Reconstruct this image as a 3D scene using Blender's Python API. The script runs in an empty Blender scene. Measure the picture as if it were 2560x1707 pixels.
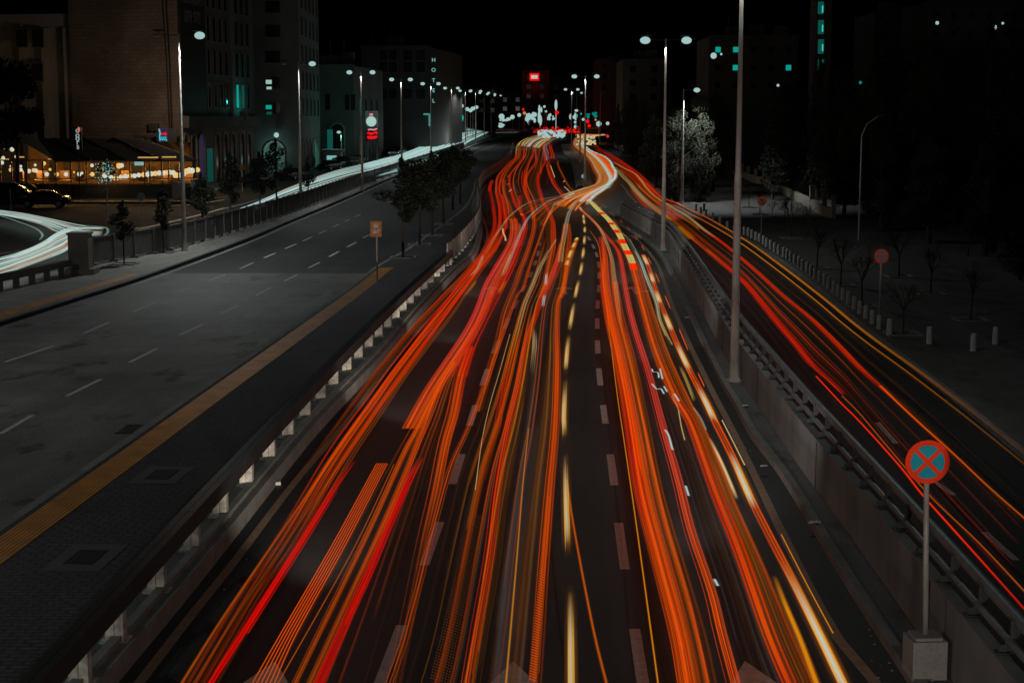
import bpy, bmesh, math, random
from mathutils import Vector, Matrix, noise

# ---------------------------------------------------------------- camera, sky, exposure
sc = bpy.context.scene
COL = sc.collection
R = math.radians
F = 3973.0                      # focal length in photo pixels (photo 2560 x 1707)
PITCH = math.atan((853.5 - 299.0) / F)
CAMZ = 7.5
cam_d = bpy.data.cameras.new("camera"); cam = bpy.data.objects.new("camera", cam_d); COL.objects.link(cam)
cam.location = (0, 0, CAMZ); cam.rotation_euler = (math.pi / 2 - PITCH, 0, 0)
cam_d.sensor_width = 36; cam_d.lens = 36 * F / 2560; cam_d.clip_end = 5000; cam_d.clip_start = 0.3
sc.camera = cam

w = bpy.data.worlds.new("World"); sc.world = w; w.use_nodes = True
nt = w.node_tree; bg = nt.nodes["Background"]
sky = nt.nodes.new("ShaderNodeTexSky"); sky.sky_type = 'NISHITA'; sky.sun_disc = False
sky.sun_elevation = R(-5); sky.sun_rotation = R(200)
nt.links.new(sky.outputs[0], bg.inputs[0]); bg.inputs[1].default_value = 0.05
sun_d = bpy.data.lights.new("moon", 'SUN'); sun_d.energy = 0.006; sun_d.angle = R(0.5); sun_d.color = (0.9, 0.95, 1.0)
sun = bpy.data.objects.new("moon", sun_d); COL.objects.link(sun)
sun.location = (0, -20, 60); sun.rotation_euler = (R(40), R(12), R(20))
sc.view_settings.view_transform = 'Standard'; sc.view_settings.look = 'None'
sc.view_settings.exposure = 0.0; sc.view_settings.gamma = 1.0
sc.render.engine = 'CYCLES'
sc.cycles.transparent_max_bounces = 96
sc.cycles.max_bounces = 6; sc.cycles.diffuse_bounces = 2
sc.cycles.sample_clamp_indirect = 3.0
sc.cycles.use_denoising = True

# ---------------------------------------------------------------- helpers
def s2l(c):
    c = c / 255.0
    return c / 12.92 if c <= 0.04045 else ((c + 0.055) / 1.055) ** 2.4
def srgb(r, g, b): return (s2l(r), s2l(g), s2l(b))
def sstep(a, b, x):
    t = min(1, max(0, (x - a) / (b - a))); return t * t * (3 - 2 * t)
def rise(Y): return 3.2 * ((Y - 130) / 370) ** 1.3 if Y > 130 else 0.0
def zfront(Y): return -0.8 * (1 - sstep(55, 118, Y))
LAY = {'main': lambda Y: 0.0, 'brt': lambda Y: 0.15, 'pave': lambda Y: 0.30, 'serv': lambda Y: 0.0,
       'front': zfront, 'plaza': lambda Y: zfront(Y) + 0.12}
def zg(layer, Y): return LAY[layer](Y) + rise(Y)
def ray(px, py):
    a = (px - 1280) / F; b = (853.5 - py) / F
    return Vector((a, math.cos(PITCH) + b * math.sin(PITCH), -math.sin(PITCH) + b * math.cos(PITCH)))
def P(px, py, Y):               # point at depth Y
    d = ray(px, py); t = Y / d.y
    return Vector((d.x * t, Y, CAMZ + d.z * t))
def G(px, py, layer='main', dz=0.0):   # where the sight line meets the ground of a layer
    d = ray(px, py); lo, hi = 6.0, 1400.0
    def f(Y): return CAMZ + d.z * Y / d.y - zg(layer, Y) - dz
    if f(hi) > 0: return Vector((d.x * hi / d.y, hi, zg(layer, hi) + dz))
    for _ in range(60):
        m = (lo + hi) / 2
        if f(m) > 0: lo = m
        else: hi = m
    Y = (lo + hi) / 2
    return Vector((d.x * Y / d.y, Y, zg(layer, Y) + dz))
def GL(pts, layer, dz=0.0): return [G(x, y, layer, dz) for x, y in pts]
def catmull(pts, n=8):
    out = []
    for i in range(len(pts) - 1):
        p0 = pts[max(i - 1, 0)]; p1 = pts[i]; p2 = pts[i + 1]; p3 = pts[min(i + 2, len(pts) - 1)]
        for k in range(n):
            t = k / n
            out.append(tuple(0.5 * ((2 * b) + (-a + c) * t + (2 * a - 5 * b + 4 * c - d) * t * t + (-a + 3 * b - 3 * c + d) * t ** 3)
                             for a, b, c, d in zip(p0, p1, p2, p3)))
    out.append(tuple(pts[-1])); return out
def xfun(pts):                  # x as a smooth function of Y through world points
    q = sorted([(p.y, p.x) for p in pts])
    r = [q[0]]
    for a in q[1:]:
        if a[0] - r[-1][0] > 0.4: r.append(a)
    q = r; n = len(q)
    def slope(i):
        if i == 0: return (q[1][1] - q[0][1]) / (q[1][0] - q[0][0])
        if i == n - 1: return (q[-1][1] - q[-2][1]) / (q[-1][0] - q[-2][0])
        return (q[i + 1][1] - q[i - 1][1]) / (q[i + 1][0] - q[i - 1][0])
    m = [slope(i) for i in range(n)]
    def f(Y):
        if Y <= q[0][0]: return q[0][1] + m[0] * (Y - q[0][0])
        if Y >= q[-1][0]: return q[-1][1] + m[-1] * (Y - q[-1][0])
        for i in range(n - 1):
            if Y <= q[i + 1][0]:
                h = q[i + 1][0] - q[i][0]; t = (Y - q[i][0]) / h
                return ((2*t**3-3*t*t+1)*q[i][1] + (t**3-2*t*t+t)*h*m[i] + (-2*t**3+3*t*t)*q[i+1][1] + (t**3-t*t)*h*m[i+1])
    return f

class MB:
    def __init__(s): s.v = []; s.f = []; s.mi = []; s.uv = []; s.col = []
    def quad(s, a, b, c, d, mi=0, uv=None):
        i = len(s.v); s.v += [tuple(a), tuple(b), tuple(c), tuple(d)]; s.f.append((i, i+1, i+2, i+3)); s.mi.append(mi); s.uv.append(uv)
    def poly(s, pts, mi=0):
        i = len(s.v); s.v += [tuple(p) for p in pts]; s.f.append(tuple(range(i, i + len(pts)))); s.mi.append(mi); s.uv.append(None)
    def box(s, c, d, rz=0.0, mi=0, rx=0.0):
        M = Matrix.Translation(Vector(c)) @ Matrix.Rotation(rz, 4, 'Z') @ Matrix.Rotation(rx, 4, 'X')
        i = len(s.v)
        for x in (-.5, .5):
            for y in (-.5, .5):
                for z in (-.5, .5): s.v.append(tuple(M @ Vector((x*d[0], y*d[1], z*d[2]))))
        for f in ((0,1,3,2),(4,6,7,5),(0,4,5,1),(2,3,7,6),(0,2,6,4),(1,5,7,3)):
            s.f.append(tuple(i+k for k in f)); s.mi.append(mi); s.uv.append(None)
    def tube(s, p0, p1, r0, r1=None, n=8, mi=0, caps=True):
        p0 = Vector(p0); p1 = Vector(p1); r1 = r0 if r1 is None else r1
        d = (p1 - p0)
        if d.length < 1e-6: return
        d.normalize(); u = d.orthogonal().normalized(); w_ = d.cross(u); i = len(s.v)
        for p, r in ((p0, r0), (p1, r1)):
            for k in range(n):
                a = 2*math.pi*k/n; s.v.append(tuple(p + u*math.cos(a)*r + w_*math.sin(a)*r))
        for k in range(n):
            j = (k+1) % n; s.f.append((i+k, i+j, i+n+j, i+n+k)); s.mi.append(mi); s.uv.append(None)
        if caps:
            s.f.append(tuple(i+n-1-k for k in range(n))); s.mi.append(mi); s.uv.append(None)
            s.f.append(tuple(i+n+k for k in range(n))); s.mi.append(mi); s.uv.append(None)
    def path(s, pts, r, n=8, mi=0):
        for a, b in zip(pts[:-1], pts[1:]): s.tube(a, b, r, r, n, mi)
    def ball(s, c, r, nu=12, nv=7, mi=0):
        c = Vector(c); r = r if hasattr(r, '__len__') else (r, r, r); i = len(s.v)
        for a in range(nv + 1):
            th = math.pi*a/nv
            for b in range(nu):
                ph = 2*math.pi*b/nu
                s.v.append((c.x+r[0]*math.sin(th)*math.cos(ph), c.y+r[1]*math.sin(th)*math.sin(ph), c.z+r[2]*math.cos(th)))
        for a in range(nv):
            for b in range(nu):
                j = (b+1) % nu
                s.f.append((i+a*nu+b, i+(a+1)*nu+b, i+(a+1)*nu+j, i+a*nu+j)); s.mi.append(mi); s.uv.append(None)
    def prism(s, poly, z0, z1, mi=0):
        n = len(poly); i = len(s.v)
        s.v += [(p[0], p[1], z0) for p in poly] + [(p[0], p[1], z1) for p in poly]
        for k in range(n):
            j = (k+1) % n; s.f.append((i+k, i+j, i+n+j, i+n+k)); s.mi.append(mi); s.uv.append(None)
        s.f.append(tuple(i+n-1-k for k in range(n))); s.mi.append(mi); s.uv.append(None)
        s.f.append(tuple(i+n+k for k in range(n))); s.mi.append(mi); s.uv.append(None)
    def disc(s, c, nrm, r, n=28, mi=0, a0=0, a1=2*math.pi):
        c = Vector(c); nrm = Vector(nrm).normalized(); u = nrm.cross(Vector((0,0,1)))
        u = u.normalized() if u.length > 1e-4 else Vector((1,0,0)); v = u.cross(nrm)
        s.poly([c + u*math.cos(a0+(a1-a0)*k/n)*r + v*math.sin(a0+(a1-a0)*k/n)*r for k in range(n)], mi)

def obj(name, mb, mats, parent=None, smooth=False, world=True):
    me = bpy.data.meshes.new(name)
    off = Vector(parent_world(parent)) if (parent is not None and world) else Vector((0,0,0))
    me.from_pydata([tuple(Vector(v)-off) for v in mb.v], [], mb.f); me.update()
    mats = mats if isinstance(mats, (list, tuple)) else [mats]
    for m in mats: me.materials.append(m)
    if len(mats) > 1: me.polygons.foreach_set('material_index', mb.mi)
    if any(u is not None for u in mb.uv):
        uvl = me.uv_layers.new(name="UVMap")
        for p, u in zip(me.polygons, mb.uv):
            if u:
                for li, c in zip(p.loop_indices, u): uvl.data[li].uv = c
    if mb.col:
        ca = me.color_attributes.new("glow", 'FLOAT_COLOR', 'POINT')
        ca.data.foreach_set('color', [x for c in mb.col for x in c])
    if smooth: me.polygons.foreach_set('use_smooth', [True]*len(me.polygons))
    o = bpy.data.objects.new(name, me); COL.objects.link(o)
    if parent is not None: o.parent = parent
    return o
def parent_world(p):
    l = Vector(p.location)
    while p.parent: p = p.parent; l += Vector(p.location)
    return l
def tag(o, label, cat, group=None, kind=None):
    if label: o['label'] = label
    if cat: o['category'] = cat
    if group: o['group'] = group
    if kind: o['kind'] = kind
    return o
def thing(name, label, cat, loc=(0,0,0), rz=0.0, group=None):
    o = bpy.data.objects.new(name, None); o.empty_display_size = 0.3; COL.objects.link(o)
    o.location = loc; o.rotation_euler = (0, 0, rz)
    return tag(o, label, cat, group)
def struct(name, mb, mats, smooth=False):
    o = obj(name, mb, mats, smooth=smooth); o['kind'] = 'structure'; return o
def dup(root, loc, rz=0.0, label=None, scale=None):
    def cp(o, par):
        c = o.copy(); COL.objects.link(c); c.parent = par
        for ch in [x for x in bpy.data.objects if x.parent == o]: cp(ch, c)
        return c
    r = cp(root, None); r.location = loc; r.rotation_euler = (0, 0, rz)
    if label: r['label'] = label
    if scale: r.scale = scale
    return r
ORD = ['first','second','third','fourth','fifth','sixth','seventh','eighth','ninth','tenth','eleventh','twelfth','thirteenth',
       'fourteenth','fifteenth','sixteenth','seventeenth','eighteenth','nineteenth','twentieth']
def ordw(i):
    if i < 20: return ORD[i]
    t = {2:'twenty',3:'thirty',4:'forty'}[(i+1)//10]
    return {2:'twentieth',3:'thirtieth',4:'fortieth'}[(i+1)//10] if (i+1) % 10 == 0 else t + '-' + ORD[(i+1) % 10 - 1]

# ---------------------------------------------------------------- materials
def newmat(name):
    m = bpy.data.materials.new(name); m.use_nodes = True; return m, m.node_tree, m.node_tree.nodes['Principled BSDF']
def mat(name, c1, c2=None, rough=0.8, scale=4.0, metal=0.0, bump=0.0, detail=6, coord='Object', stretch=(1,1,1), c3=None, spec=0.3):
    m, t, b = newmat(name); b.inputs['Roughness'].default_value = rough; b.inputs['Metallic'].default_value = metal
    b.inputs['Specular IOR Level'].default_value = spec
    c2 = c2 or tuple(x*0.7 for x in c1)
    tc = t.nodes.new('ShaderNodeTexCoord'); mp = t.nodes.new('ShaderNodeMapping'); mp.inputs['Scale'].default_value = stretch
    nz = t.nodes.new('ShaderNodeTexNoise'); nz.inputs['Scale'].default_value = scale; nz.inputs['Detail'].default_value = detail
    nz.inputs['Roughness'].default_value = 0.65
    rp = t.nodes.new('ShaderNodeValToRGB'); rp.color_ramp.elements[0].position = 0.3; rp.color_ramp.elements[1].position = 0.7
    rp.color_ramp.elements[0].color = (*c2, 1); rp.color_ramp.elements[1].color = (*c1, 1)
    if c3:
        e = rp.color_ramp.elements.new(0.36); e.color = (*c3, 1)
    t.links.new(tc.outputs[coord], mp.inputs[0]); t.links.new(mp.outputs[0], nz.inputs[0]); t.links.new(nz.outputs['Fac'], rp.inputs[0])
    t.links.new(rp.outputs[0], b.inputs['Base Color'])
    if bump:
        n2 = t.nodes.new('ShaderNodeTexNoise'); n2.inputs['Scale'].default_value = scale*14; n2.inputs['Detail'].default_value = 4
        bp = t.nodes.new('ShaderNodeBump'); bp.inputs['Strength'].default_value = bump; bp.inputs['Distance'].default_value = 0.02
        t.links.new(mp.outputs[0], n2.inputs[0]); t.links.new(n2.outputs['Fac'], bp.inputs['Height']); t.links.new(bp.outputs[0], b.inputs['Normal'])
    return m
def emat(name, c, strength=1.0, base=(0.02,0.02,0.02), sample='NONE'):
    m, t, b = newmat(name); b.inputs['Base Color'].default_value = (*base, 1); b.inputs['Roughness'].default_value = 0.5
    b.inputs['Specular IOR Level'].default_value = 0.1
    b.inputs['Emission Color'].default_value = (*c, 1); b.inputs['Emission Strength'].default_value = strength
    try: m.cycles.emission_sampling = sample
    except Exception: pass
    return m
def ground_mat(name, base, dark, stain, rough, fine=60, big=0.25, grid=None, streak=None, wet=0.0):
    """asphalt / concrete: fine grain, broad blotches, stains along the traffic direction, optional joints"""
    m, t, b = newmat(name); L = t.links.new; N = t.nodes.new
    uv = N('ShaderNodeTexCoord')
    def noise_(sc_, det, stretch=(1,1,1), src='UV'):
        mp = N('ShaderNodeMapping'); mp.inputs['Scale'].default_value = stretch
        L(uv.outputs[src], mp.inputs[0]); n = N('ShaderNodeTexNoise'); n.inputs['Scale'].default_value = sc_; n.inputs['Detail'].default_value = det
        n.inputs['Roughness'].default_value = 0.7; L(mp.outputs[0], n.inputs[0]); return n.outputs['Fac']
    def ramp(src, p0, p1, c0, c1):
        r = N('ShaderNodeValToRGB'); r.color_ramp.elements[0].position = p0; r.color_ramp.elements[1].position = p1
        r.color_ramp.elements[0].color = (*c0,1); r.color_ramp.elements[1].color = (*c1,1); L(src, r.inputs[0]); return r.outputs[0]
    def mix(f, a, b_, mode='MIX'):
        x = N('ShaderNodeMix'); x.data_type = 'RGBA'; x.blend_type = mode
        if isinstance(f, float): x.inputs[0].default_value = f
        else: L(f, x.inputs[0])
        L(a, x.inputs[6])
        L(b_, x.inputs[7]); return x.outputs[2]
    c = ramp(noise_(big, 5), 0.3, 0.7, dark, base)
    g = ramp(noise_(fine, 3), 0.35, 0.65, (0.5,)*3, (1.45,)*3)
    c = mix(1.0, c, g, 'MULTIPLY')
    st = ramp(noise_(0.35, 7, (1.0, 0.12, 1)), 0.42, 0.62, (0.72,)*3, (1.06,)*3)
    c = mix(1.0, c, st, 'MULTIPLY')
    sp = ramp(noise_(0.55, 9, (1, 0.5, 1)), 0.55, 0.63, (1,)*3, stain)
    c = mix(1.0, c, sp, 'MULTIPLY')
    if grid:
        br = N('ShaderNodeTexBrick'); mp = N('ShaderNodeMapping'); L(uv.outputs['UV'], mp.inputs[0])
        br.offset = grid[3]; br.inputs['Scale'].default_value = 1.0
        br.inputs['Brick Width'].default_value = grid[0]; br.inputs['Row Height'].default_value = grid[1]
        br.inputs['Mortar Size'].default_value = grid[2]; br.inputs['Mortar Smooth'].default_value = 0.2
        br.inputs['Color1'].default_value = (1,1,1,1); br.inputs['Color2'].default_value = (0.8,0.8,0.8,1); br.inputs['Mortar'].default_value = (*[grid[4]]*3,1)
        L(mp.outputs[0], br.inputs[0]); c = mix(1.0, c, br.outputs[0], 'MULTIPLY')
    L(c, b.inputs['Base Color']); b.inputs['Roughness'].default_value = rough; b.inputs['Specular IOR Level'].default_value = 0.35
    bp = N('ShaderNodeBump'); bp.inputs['Strength'].default_value = 0.25; bp.inputs['Distance'].default_value = 0.01
    L(noise_(fine*1.6, 2), bp.inputs['Height']); L(bp.outputs[0], b.inputs['Normal'])
    return m
M = {}
M['asphalt'] = ground_mat('asphalt', (0.030,0.036,0.036), (0.020,0.024,0.024), (0.6,)*3, 0.75)
M['asphalt_old'] = ground_mat('asphalt_old', (0.036,0.037,0.036), (0.027,0.028,0.027), (0.7,)*3, 0.8)
M['concrete_road'] = ground_mat('concrete_road', (0.25,0.24,0.215), (0.115,0.113,0.105), (0.30,)*3, 0.7, fine=22, big=0.22, grid=(60, 3.3, 0.012, 0, 0.75))
M['asphalt_bus'] = ground_mat('asphalt_bus', (0.042,0.043,0.042), (0.031,0.032,0.031), (0.6,)*3, 0.75)
M['brick'] = ground_mat('dark_brick', (0.085,0.083,0.082), (0.06,0.059,0.059), (0.6,)*3, 0.75, fine=9, grid=(0.30, 0.15, 0.022, 0.5, 0.25))
M['paving'] = ground_mat('light_paving', (0.42,0.41,0.37), (0.30,0.29,0.26), (0.7,)*3, 0.8, fine=20, grid=(0.4, 0.2, 0.012, 0.5, 0.6))
M['plaza'] = ground_mat('plaza_paving', (0.16,0.155,0.145), (0.11,0.105,0.10), (0.6,)*3, 0.8, grid=(0.4, 0.4, 0.014, 0, 0.7))
M['strip_concrete'] = ground_mat('edge_concrete', (0.20,0.20,0.19), (0.12,0.12,0.115), (0.5,)*3, 0.85, fine=30, grid=(1.5, 9, 0.02, 0, 0.4))
M['kerb'] = mat('kerb_concrete', (0.26,0.26,0.24), (0.15,0.15,0.14), 0.85, 1.6, bump=0.4)
M['kerb_dark'] = mat('kerb_black_paint', (0.03,0.03,0.03), (0.05,0.05,0.05), 0.7, 1.2)
M['wall_conc'] = mat('wall_concrete', (0.30,0.285,0.27), (0.21,0.20,0.19), 0.85, 0.5, bump=0.25, stretch=(1,1,0.35), c3=(0.17,0.16,0.15))
M['soil'] = mat('soil', (0.05,0.045,0.035), (0.03,0.028,0.022), 0.95, 0.6)
M['white_paint'] = mat('worn_white_paint', (0.62,0.62,0.58), (0.33,0.33,0.31), 0.7, 9.0)
M['dull_paint'] = mat('dull_white_paint', (0.48,0.46,0.43), (0.28,0.27,0.25), 0.75, 7.0)
M['yellow_paint'] = mat('worn_yellow_paint', (0.36,0.26,0.17), (0.20,0.15,0.10), 0.75, 5.0)
M['kerb_white'] = mat('kerb_white_paint', (0.45,0.45,0.42), (0.25,0.25,0.23), 0.75, 3.0)

# --- tactile paving: orange strip with raised bars along its length (pattern lives in the material, metres across in UV.x)
m, t, b = newmat('tactile_orange'); L = t.links.new; N = t.nodes.new
uv = N('ShaderNodeTexCoord'); sx = N('ShaderNodeSeparateXYZ'); L(uv.outputs['UV'], sx.inputs[0])
mu = N('ShaderNodeMath'); mu.operation = 'MULTIPLY'; mu.inputs[1].default_value = 12.0; L(sx.outputs[0], mu.inputs[0])
fr = N('ShaderNodeMath'); fr.operation = 'FRACT'; L(mu.outputs[0], fr.inputs[0])
rp = N('ShaderNodeValToRGB'); rp.color_ramp.elements[0].position = 0.42; rp.color_ramp.elements[1].position = 0.55
rp.color_ramp.elements[0].color = (0.85,0.33,0.045,1); rp.color_ramp.elements[1].color = (0.40,0.14,0.018,1); L(fr.outputs[0], rp.inputs[0])
nz = N('ShaderNodeTexNoise'); nz.inputs['Scale'].default_value = 1.7; nz.inputs['Detail'].default_value = 8; L(uv.outputs['UV'], nz.inputs[0])
r2 = N('ShaderNodeValToRGB'); r2.color_ramp.elements[0].position = .3; r2.color_ramp.elements[1].position = .7
r2.color_ramp.elements[0].color = (.6,.6,.6,1); r2.color_ramp.elements[1].color = (1.1,1.1,1.1,1); L(nz.outputs['Fac'], r2.inputs[0])
mx = N('ShaderNodeMix'); mx.data_type = 'RGBA'; mx.blend_type = 'MULTIPLY'; mx.inputs[0].default_value = 1; L(rp.outputs[0], mx.inputs[6]); L(r2.outputs[0], mx.inputs[7])
L(mx.outputs[2], b.inputs['Base Color']); b.inputs['Roughness'].default_value = 0.55
bp = N('ShaderNodeBump'); bp.inputs['Strength'].default_value = 0.5; bp.inputs['Distance'].default_value = 0.01; bp.invert = True
L(rp.outputs[0], bp.inputs['Height']); L(bp.outputs[0], b.inputs['Normal'])
M['tactile'] = m

# ---------------------------------------------------------------- the lines of the street (photo points laid on their ground level)
D = 1.08844
brtL = xfun(GL([(0,816),(183,757),(366,697),(622,602),(728,556),(909,479),(976,449),(1110,396),(1200,361),(1262,344)], 'brt'))
brtR = xfun(GL([(0,1330),(281,1135),(428,1032),(695,848),(860,733),(941,672),(1014,630),(1091,576),(1160,522),(1182,480),(1192,450),(1250,414),(1266,388),(1292,358)], 'brt'))
fenceL = xfun(GL([(228,665),(447,621),(603,575),(759,522),(869,479),(1012,428),(1137,382),(1200,357),(1240,343)], 'pave'))
POSTS_D = [(150,1568),(265,1470),(365,1357),(446,1262),(512,1185),(560,1115),(615,1055),(663,1005),(702,960),(737,920),(769,887),(796,853),(822,824),(847,798),(868,774),(889,752),(910,732),(927,715),(944,698),(961,682),(976,666),(991,652),(1005,638),(1017,627),(1028,612)]
_pp = GL([(x*D, y*D) for x, y in POSTS_D[1:]], 'pave')      # the parapet runs in one gentle curve: quadratic fit through its posts
def quadfit(ps):
    S = [sum((p.y/50)**k for p in ps) for k in range(5)]; T_ = [sum(p.x*(p.y/50)**k for p in ps) for k in range(3)]
    A_ = Matrix(((S[0],S[1],S[2]),(S[1],S[2],S[3]),(S[2],S[3],S[4]))); c_ = A_.inverted() @ Vector(T_)
    return lambda Y: c_[0] + c_[1]*Y/50 + c_[2]*(Y/50)**2
par = quadfit(_pp)
PICKET = [(1117,668),(1150,633),(1180,593),(1195,563),(1199,530),(1193,490),(1198,468),(1212,447),(1250,422),(1270,404),(1277,381),(1291,362),(1345,338)]
kerbL = xfun(GL([(294,1707),(476,1487),(689,1216),(800,1078),(953,913),(1049,795),(1144,687),(1187,649),(1203,600),(1206,560),(1199,515),(1203,470),(1216,451),(1254,424),(1276,403),(1282,379),(1294,364),(1312,350),(1345,338)], 'main'))
wallL = xfun(GL([(2278,1582),(2179,1439),(1997,1182),(1887,1017),(1822,917),(1750,780),(1697,680),(1652,615),(1567,558),(1540,541)], 'main'))
BOL = [(1740,527),(1752,535),(1765,542),(1782,550),(1800,561),(1818,573),(1836,582),(1860,587),(1870,590),(1879,595),(1889,601),(1898,605),(1908,611),(1916,617),(1926,623),(1936,630),(1946,636),(1959,642),(1967,647),(1976,653),(1987,660),(1997,667),(2006,675),(2018,681),(2027,689),(2037,697),(2049,705),(2061,713),(2071,721),(2084,732),(2095,740),(2107,750),(2120,760),(2135,773),(2149,784),(2164,796),(2180,809),(2197,822)]
frontR = xfun([p - Vector((0.55,0,0)) for p in GL(BOL[::3], 'plaza')] + GL([(2368,990),(2560,1150)], 'front') + GL([(1666,497),(1620,455),(1585,425),(1545,398),(1500,368),(1488,352)], 'main'))
ledge = xfun(GL([(2258,1690),(2115,1468),(1952,1197),(1873,1089),(1837,1020),(1805,967),(1762,880),(1672,680),(1625,615),(1560,570)], 'main'))
YJ = 121.0                       # where the retaining wall starts: beyond it the two carriageways meet

def ygrid(a, b):
    out = [a]; y = a
    while y < b:
        y += max(1.0, min(14, abs(y)*0.03)); out.append(min(y, b))
    return out
def strip(mb, fl, fr, ya, yb, z, cols=4, mi=0):
    ys = ygrid(ya, yb); s = 0; prev = None
    for Y in ys:
        xl = fl(Y); xr = fr(Y); row = []
        for k in range(cols+1):
            x = xl + (xr-xl)*k/cols; row.append(((x, Y, z(Y)), (x-xl, Y)))
        if prev:
            for k in range(cols):
                a, b_, c, d = prev[k], prev[k+1], row[k+1], row[k]
                mb.quad(a[0], b_[0], c[0], d[0], mi, (a[1], b_[1], c[1], d[1]))
        prev = row
def band(mb, fx, ya, yb, w0, w1, z0, z1, mi=0):      # long box following x = fx(Y): from offset w0 to w1, z0..z1
    ys = ygrid(ya, yb); prev = None
    for Y in ys:
        x = fx(Y); a = z0(Y); c = z1(Y)
        row = [(x+w0,Y,a),(x+w0,Y,c),(x+w1,Y,c),(x+w1,Y,a)]
        if prev:
            for i, j in ((0,1),(1,2),(2,3)):
                mb.quad(prev[i], prev[j], row[j], row[i], mi, ((0,prev[0][1]),(w1-w0,prev[0][1]),(w1-w0,Y),(0,Y)))
        else: mb.poly(row, mi)
        prev = row
    mb.poly(prev[::-1], mi)
Z = lambda layer, d=0.0: (lambda Y: zg(layer, Y) + d)

# terrain reaching the horizon
g = MB(); strip(g, lambda Y: -700, lambda Y: 900, -120, 1600, lambda Y: rise(Y) - 1.4, 24); struct('ground', g, M['soil'])
# main carriageway (under the camera and out to the far junction, taking in the junction mouth)
g = MB()
mainR = lambda Y: wallL(Y) + 0.05 if Y < YJ else max(frontR(Y), wallL(YJ)) + 0.4
strip(g, lambda Y: kerbL(Y) - 0.1, lambda Y: wallL(Y) + 0.05, -25, YJ, Z('main'), 6)
strip(g, lambda Y: kerbL(Y) - 0.1 if Y < 470 else -70 + (Y-470)*-0.2, lambda Y: frontR(Y) + 0.4 if Y < 470 else 60 + (Y-470)*0.3, YJ, 760, Z('main'), 8)
struct('main_road', g, M['asphalt'])
# frontage road on the right
g = MB(); strip(g, lambda Y: wallL(Y) + 0.15, lambda Y: frontR(Y) + 0.1, -25, YJ, Z('front', -0.004), 6)
struct('frontage_road', g, M['asphalt_old'])
# bus carriageway: pale concrete near the stop, asphalt beyond
YC = G(700, 683, 'brt').y
g = MB(); strip(g, lambda Y: brtL(Y) - .05, lambda Y: brtR(Y) + .05, -25, YC, Z('brt'), 6); struct('bus_road_concrete', g, M['concrete_road'])
g = MB(); strip(g, lambda Y: brtL(Y) - .05, lambda Y: brtR(Y) + .05, YC, 520, Z('brt'), 6); struct('bus_road_asphalt', g, M['asphalt_bus'])
# brick footway between bus road and main road
g = MB()
footR = lambda Y: max(brtR(Y) + 0.4, par(Y) - 0.35) if Y < 76 else max(brtR(Y) + 0.35, kerbL(Y) - 0.75)
strip(g, lambda Y: brtR(Y) + 0.2, footR, -25, 300, Z('pave'), 5); struct('brick_footway', g, M['brick'])
g = MB(); strip(g, footR, lambda Y: kerbL(Y) - 0.28, -25, 300, Z('pave', 0.004), 2); struct('footway_edge_strip', g, M['strip_concrete'])
g = MB(); band(g, kerbL, -25, 340, -0.30, 0.0, Z('main', -0.05), Z('pave', 0.02))
band(g, kerbL, -25, 110, -0.30, -0.16, Z('pave', 0.02), Z('pave', 0.10)); struct('main_road_kerb', g, M['kerb'])
g = MB(); band(g, brtR, -25, 300, 0.0, 0.2, Z('brt', -0.05), Z('pave', 0.005)); struct('footway_kerb', g, M['kerb'])
# tactile strips
g = MB(); yt = G(974, 669, 'pave').y
strip(g, lambda Y: brtR(Y) + 0.34, lambda Y: brtR(Y) + 1.0, -25, yt, Z('pave', 0.008), 1)
strip(g, lambda Y: brtL(Y) - 1.12, lambda Y: brtL(Y) - 0.46, -25, G(310,685,'pave').y, Z('pave', 0.008), 1)
struct('tactile_paving', g, M['tactile'])
# left pavement, its kerb (black painted), service road behind the fence
g = MB(); strip(g, lambda Y: fenceL(Y) - 0.45, lambda Y: brtL(Y) - 0.2, -25, 480, Z('pave'), 4); struct('left_pavement', g, M['paving'])
g = MB(); band(g, brtL, -25, 480, -0.2, 0.0, Z('brt', -0.05), Z('pave', 0.006)); struct('left_kerb', g, M['kerb_dark'])
g = MB(); strip(g, lambda Y: -150, lambda Y: fenceL(Y) - 0.45, -25, 480, Z('serv', -0.02), 8); struct('service_road', g, M['asphalt_old'])
# pavement along the shops on the left
shopX = xfun([Vector((-29, 150, 0)), Vector((-31.5, 176, 0)), Vector((-29.0, 215, 0)), Vector((-26.5, 260, 0)), Vector((-22, 330, 0)), Vector((-15, 430, 0))])
g = MB(); strip(g, lambda Y: -150, shopX, 143, 470, Z('serv', 0.13), 6); struct('shop_pavement', g, M['plaza'])
g = MB(); band(g, shopX, 143, 470, 0.0, 0.25, Z('serv', -0.03), Z('serv', 0.14)); struct('shop_kerb', g, M['kerb'])
# ledge at the foot of the retaining wall
g = MB(); strip(g, lambda Y: ledge(Y) + 0.1, lambda Y: wallL(Y) + 0.02, -25, YJ - 1.5, Z('main', 0.15), 3); struct('wall_ledge', g, M['strip_concrete'])
g = MB(); band(g, ledge, -25, YJ - 1.5, 0.0, 0.16, Z('main', -0.05), Z('main', 0.175)); struct('ledge_kerb', g, M['kerb'])
# plaza to the right, its kerb
g = MB(); strip(g, lambda Y: frontR(Y) + 0.2, lambda Y: frontR(Y) + (26 if Y < 150 else 40), -25, 330, Z('plaza'), 8); struct('plaza', g, M['plaza'])
g = MB(); band(g, frontR, -25, 330, 0.0, 0.22, Z('front', -0.1), Z('plaza', 0.006)); struct('plaza_kerb', g, M['kerb'])
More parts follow.
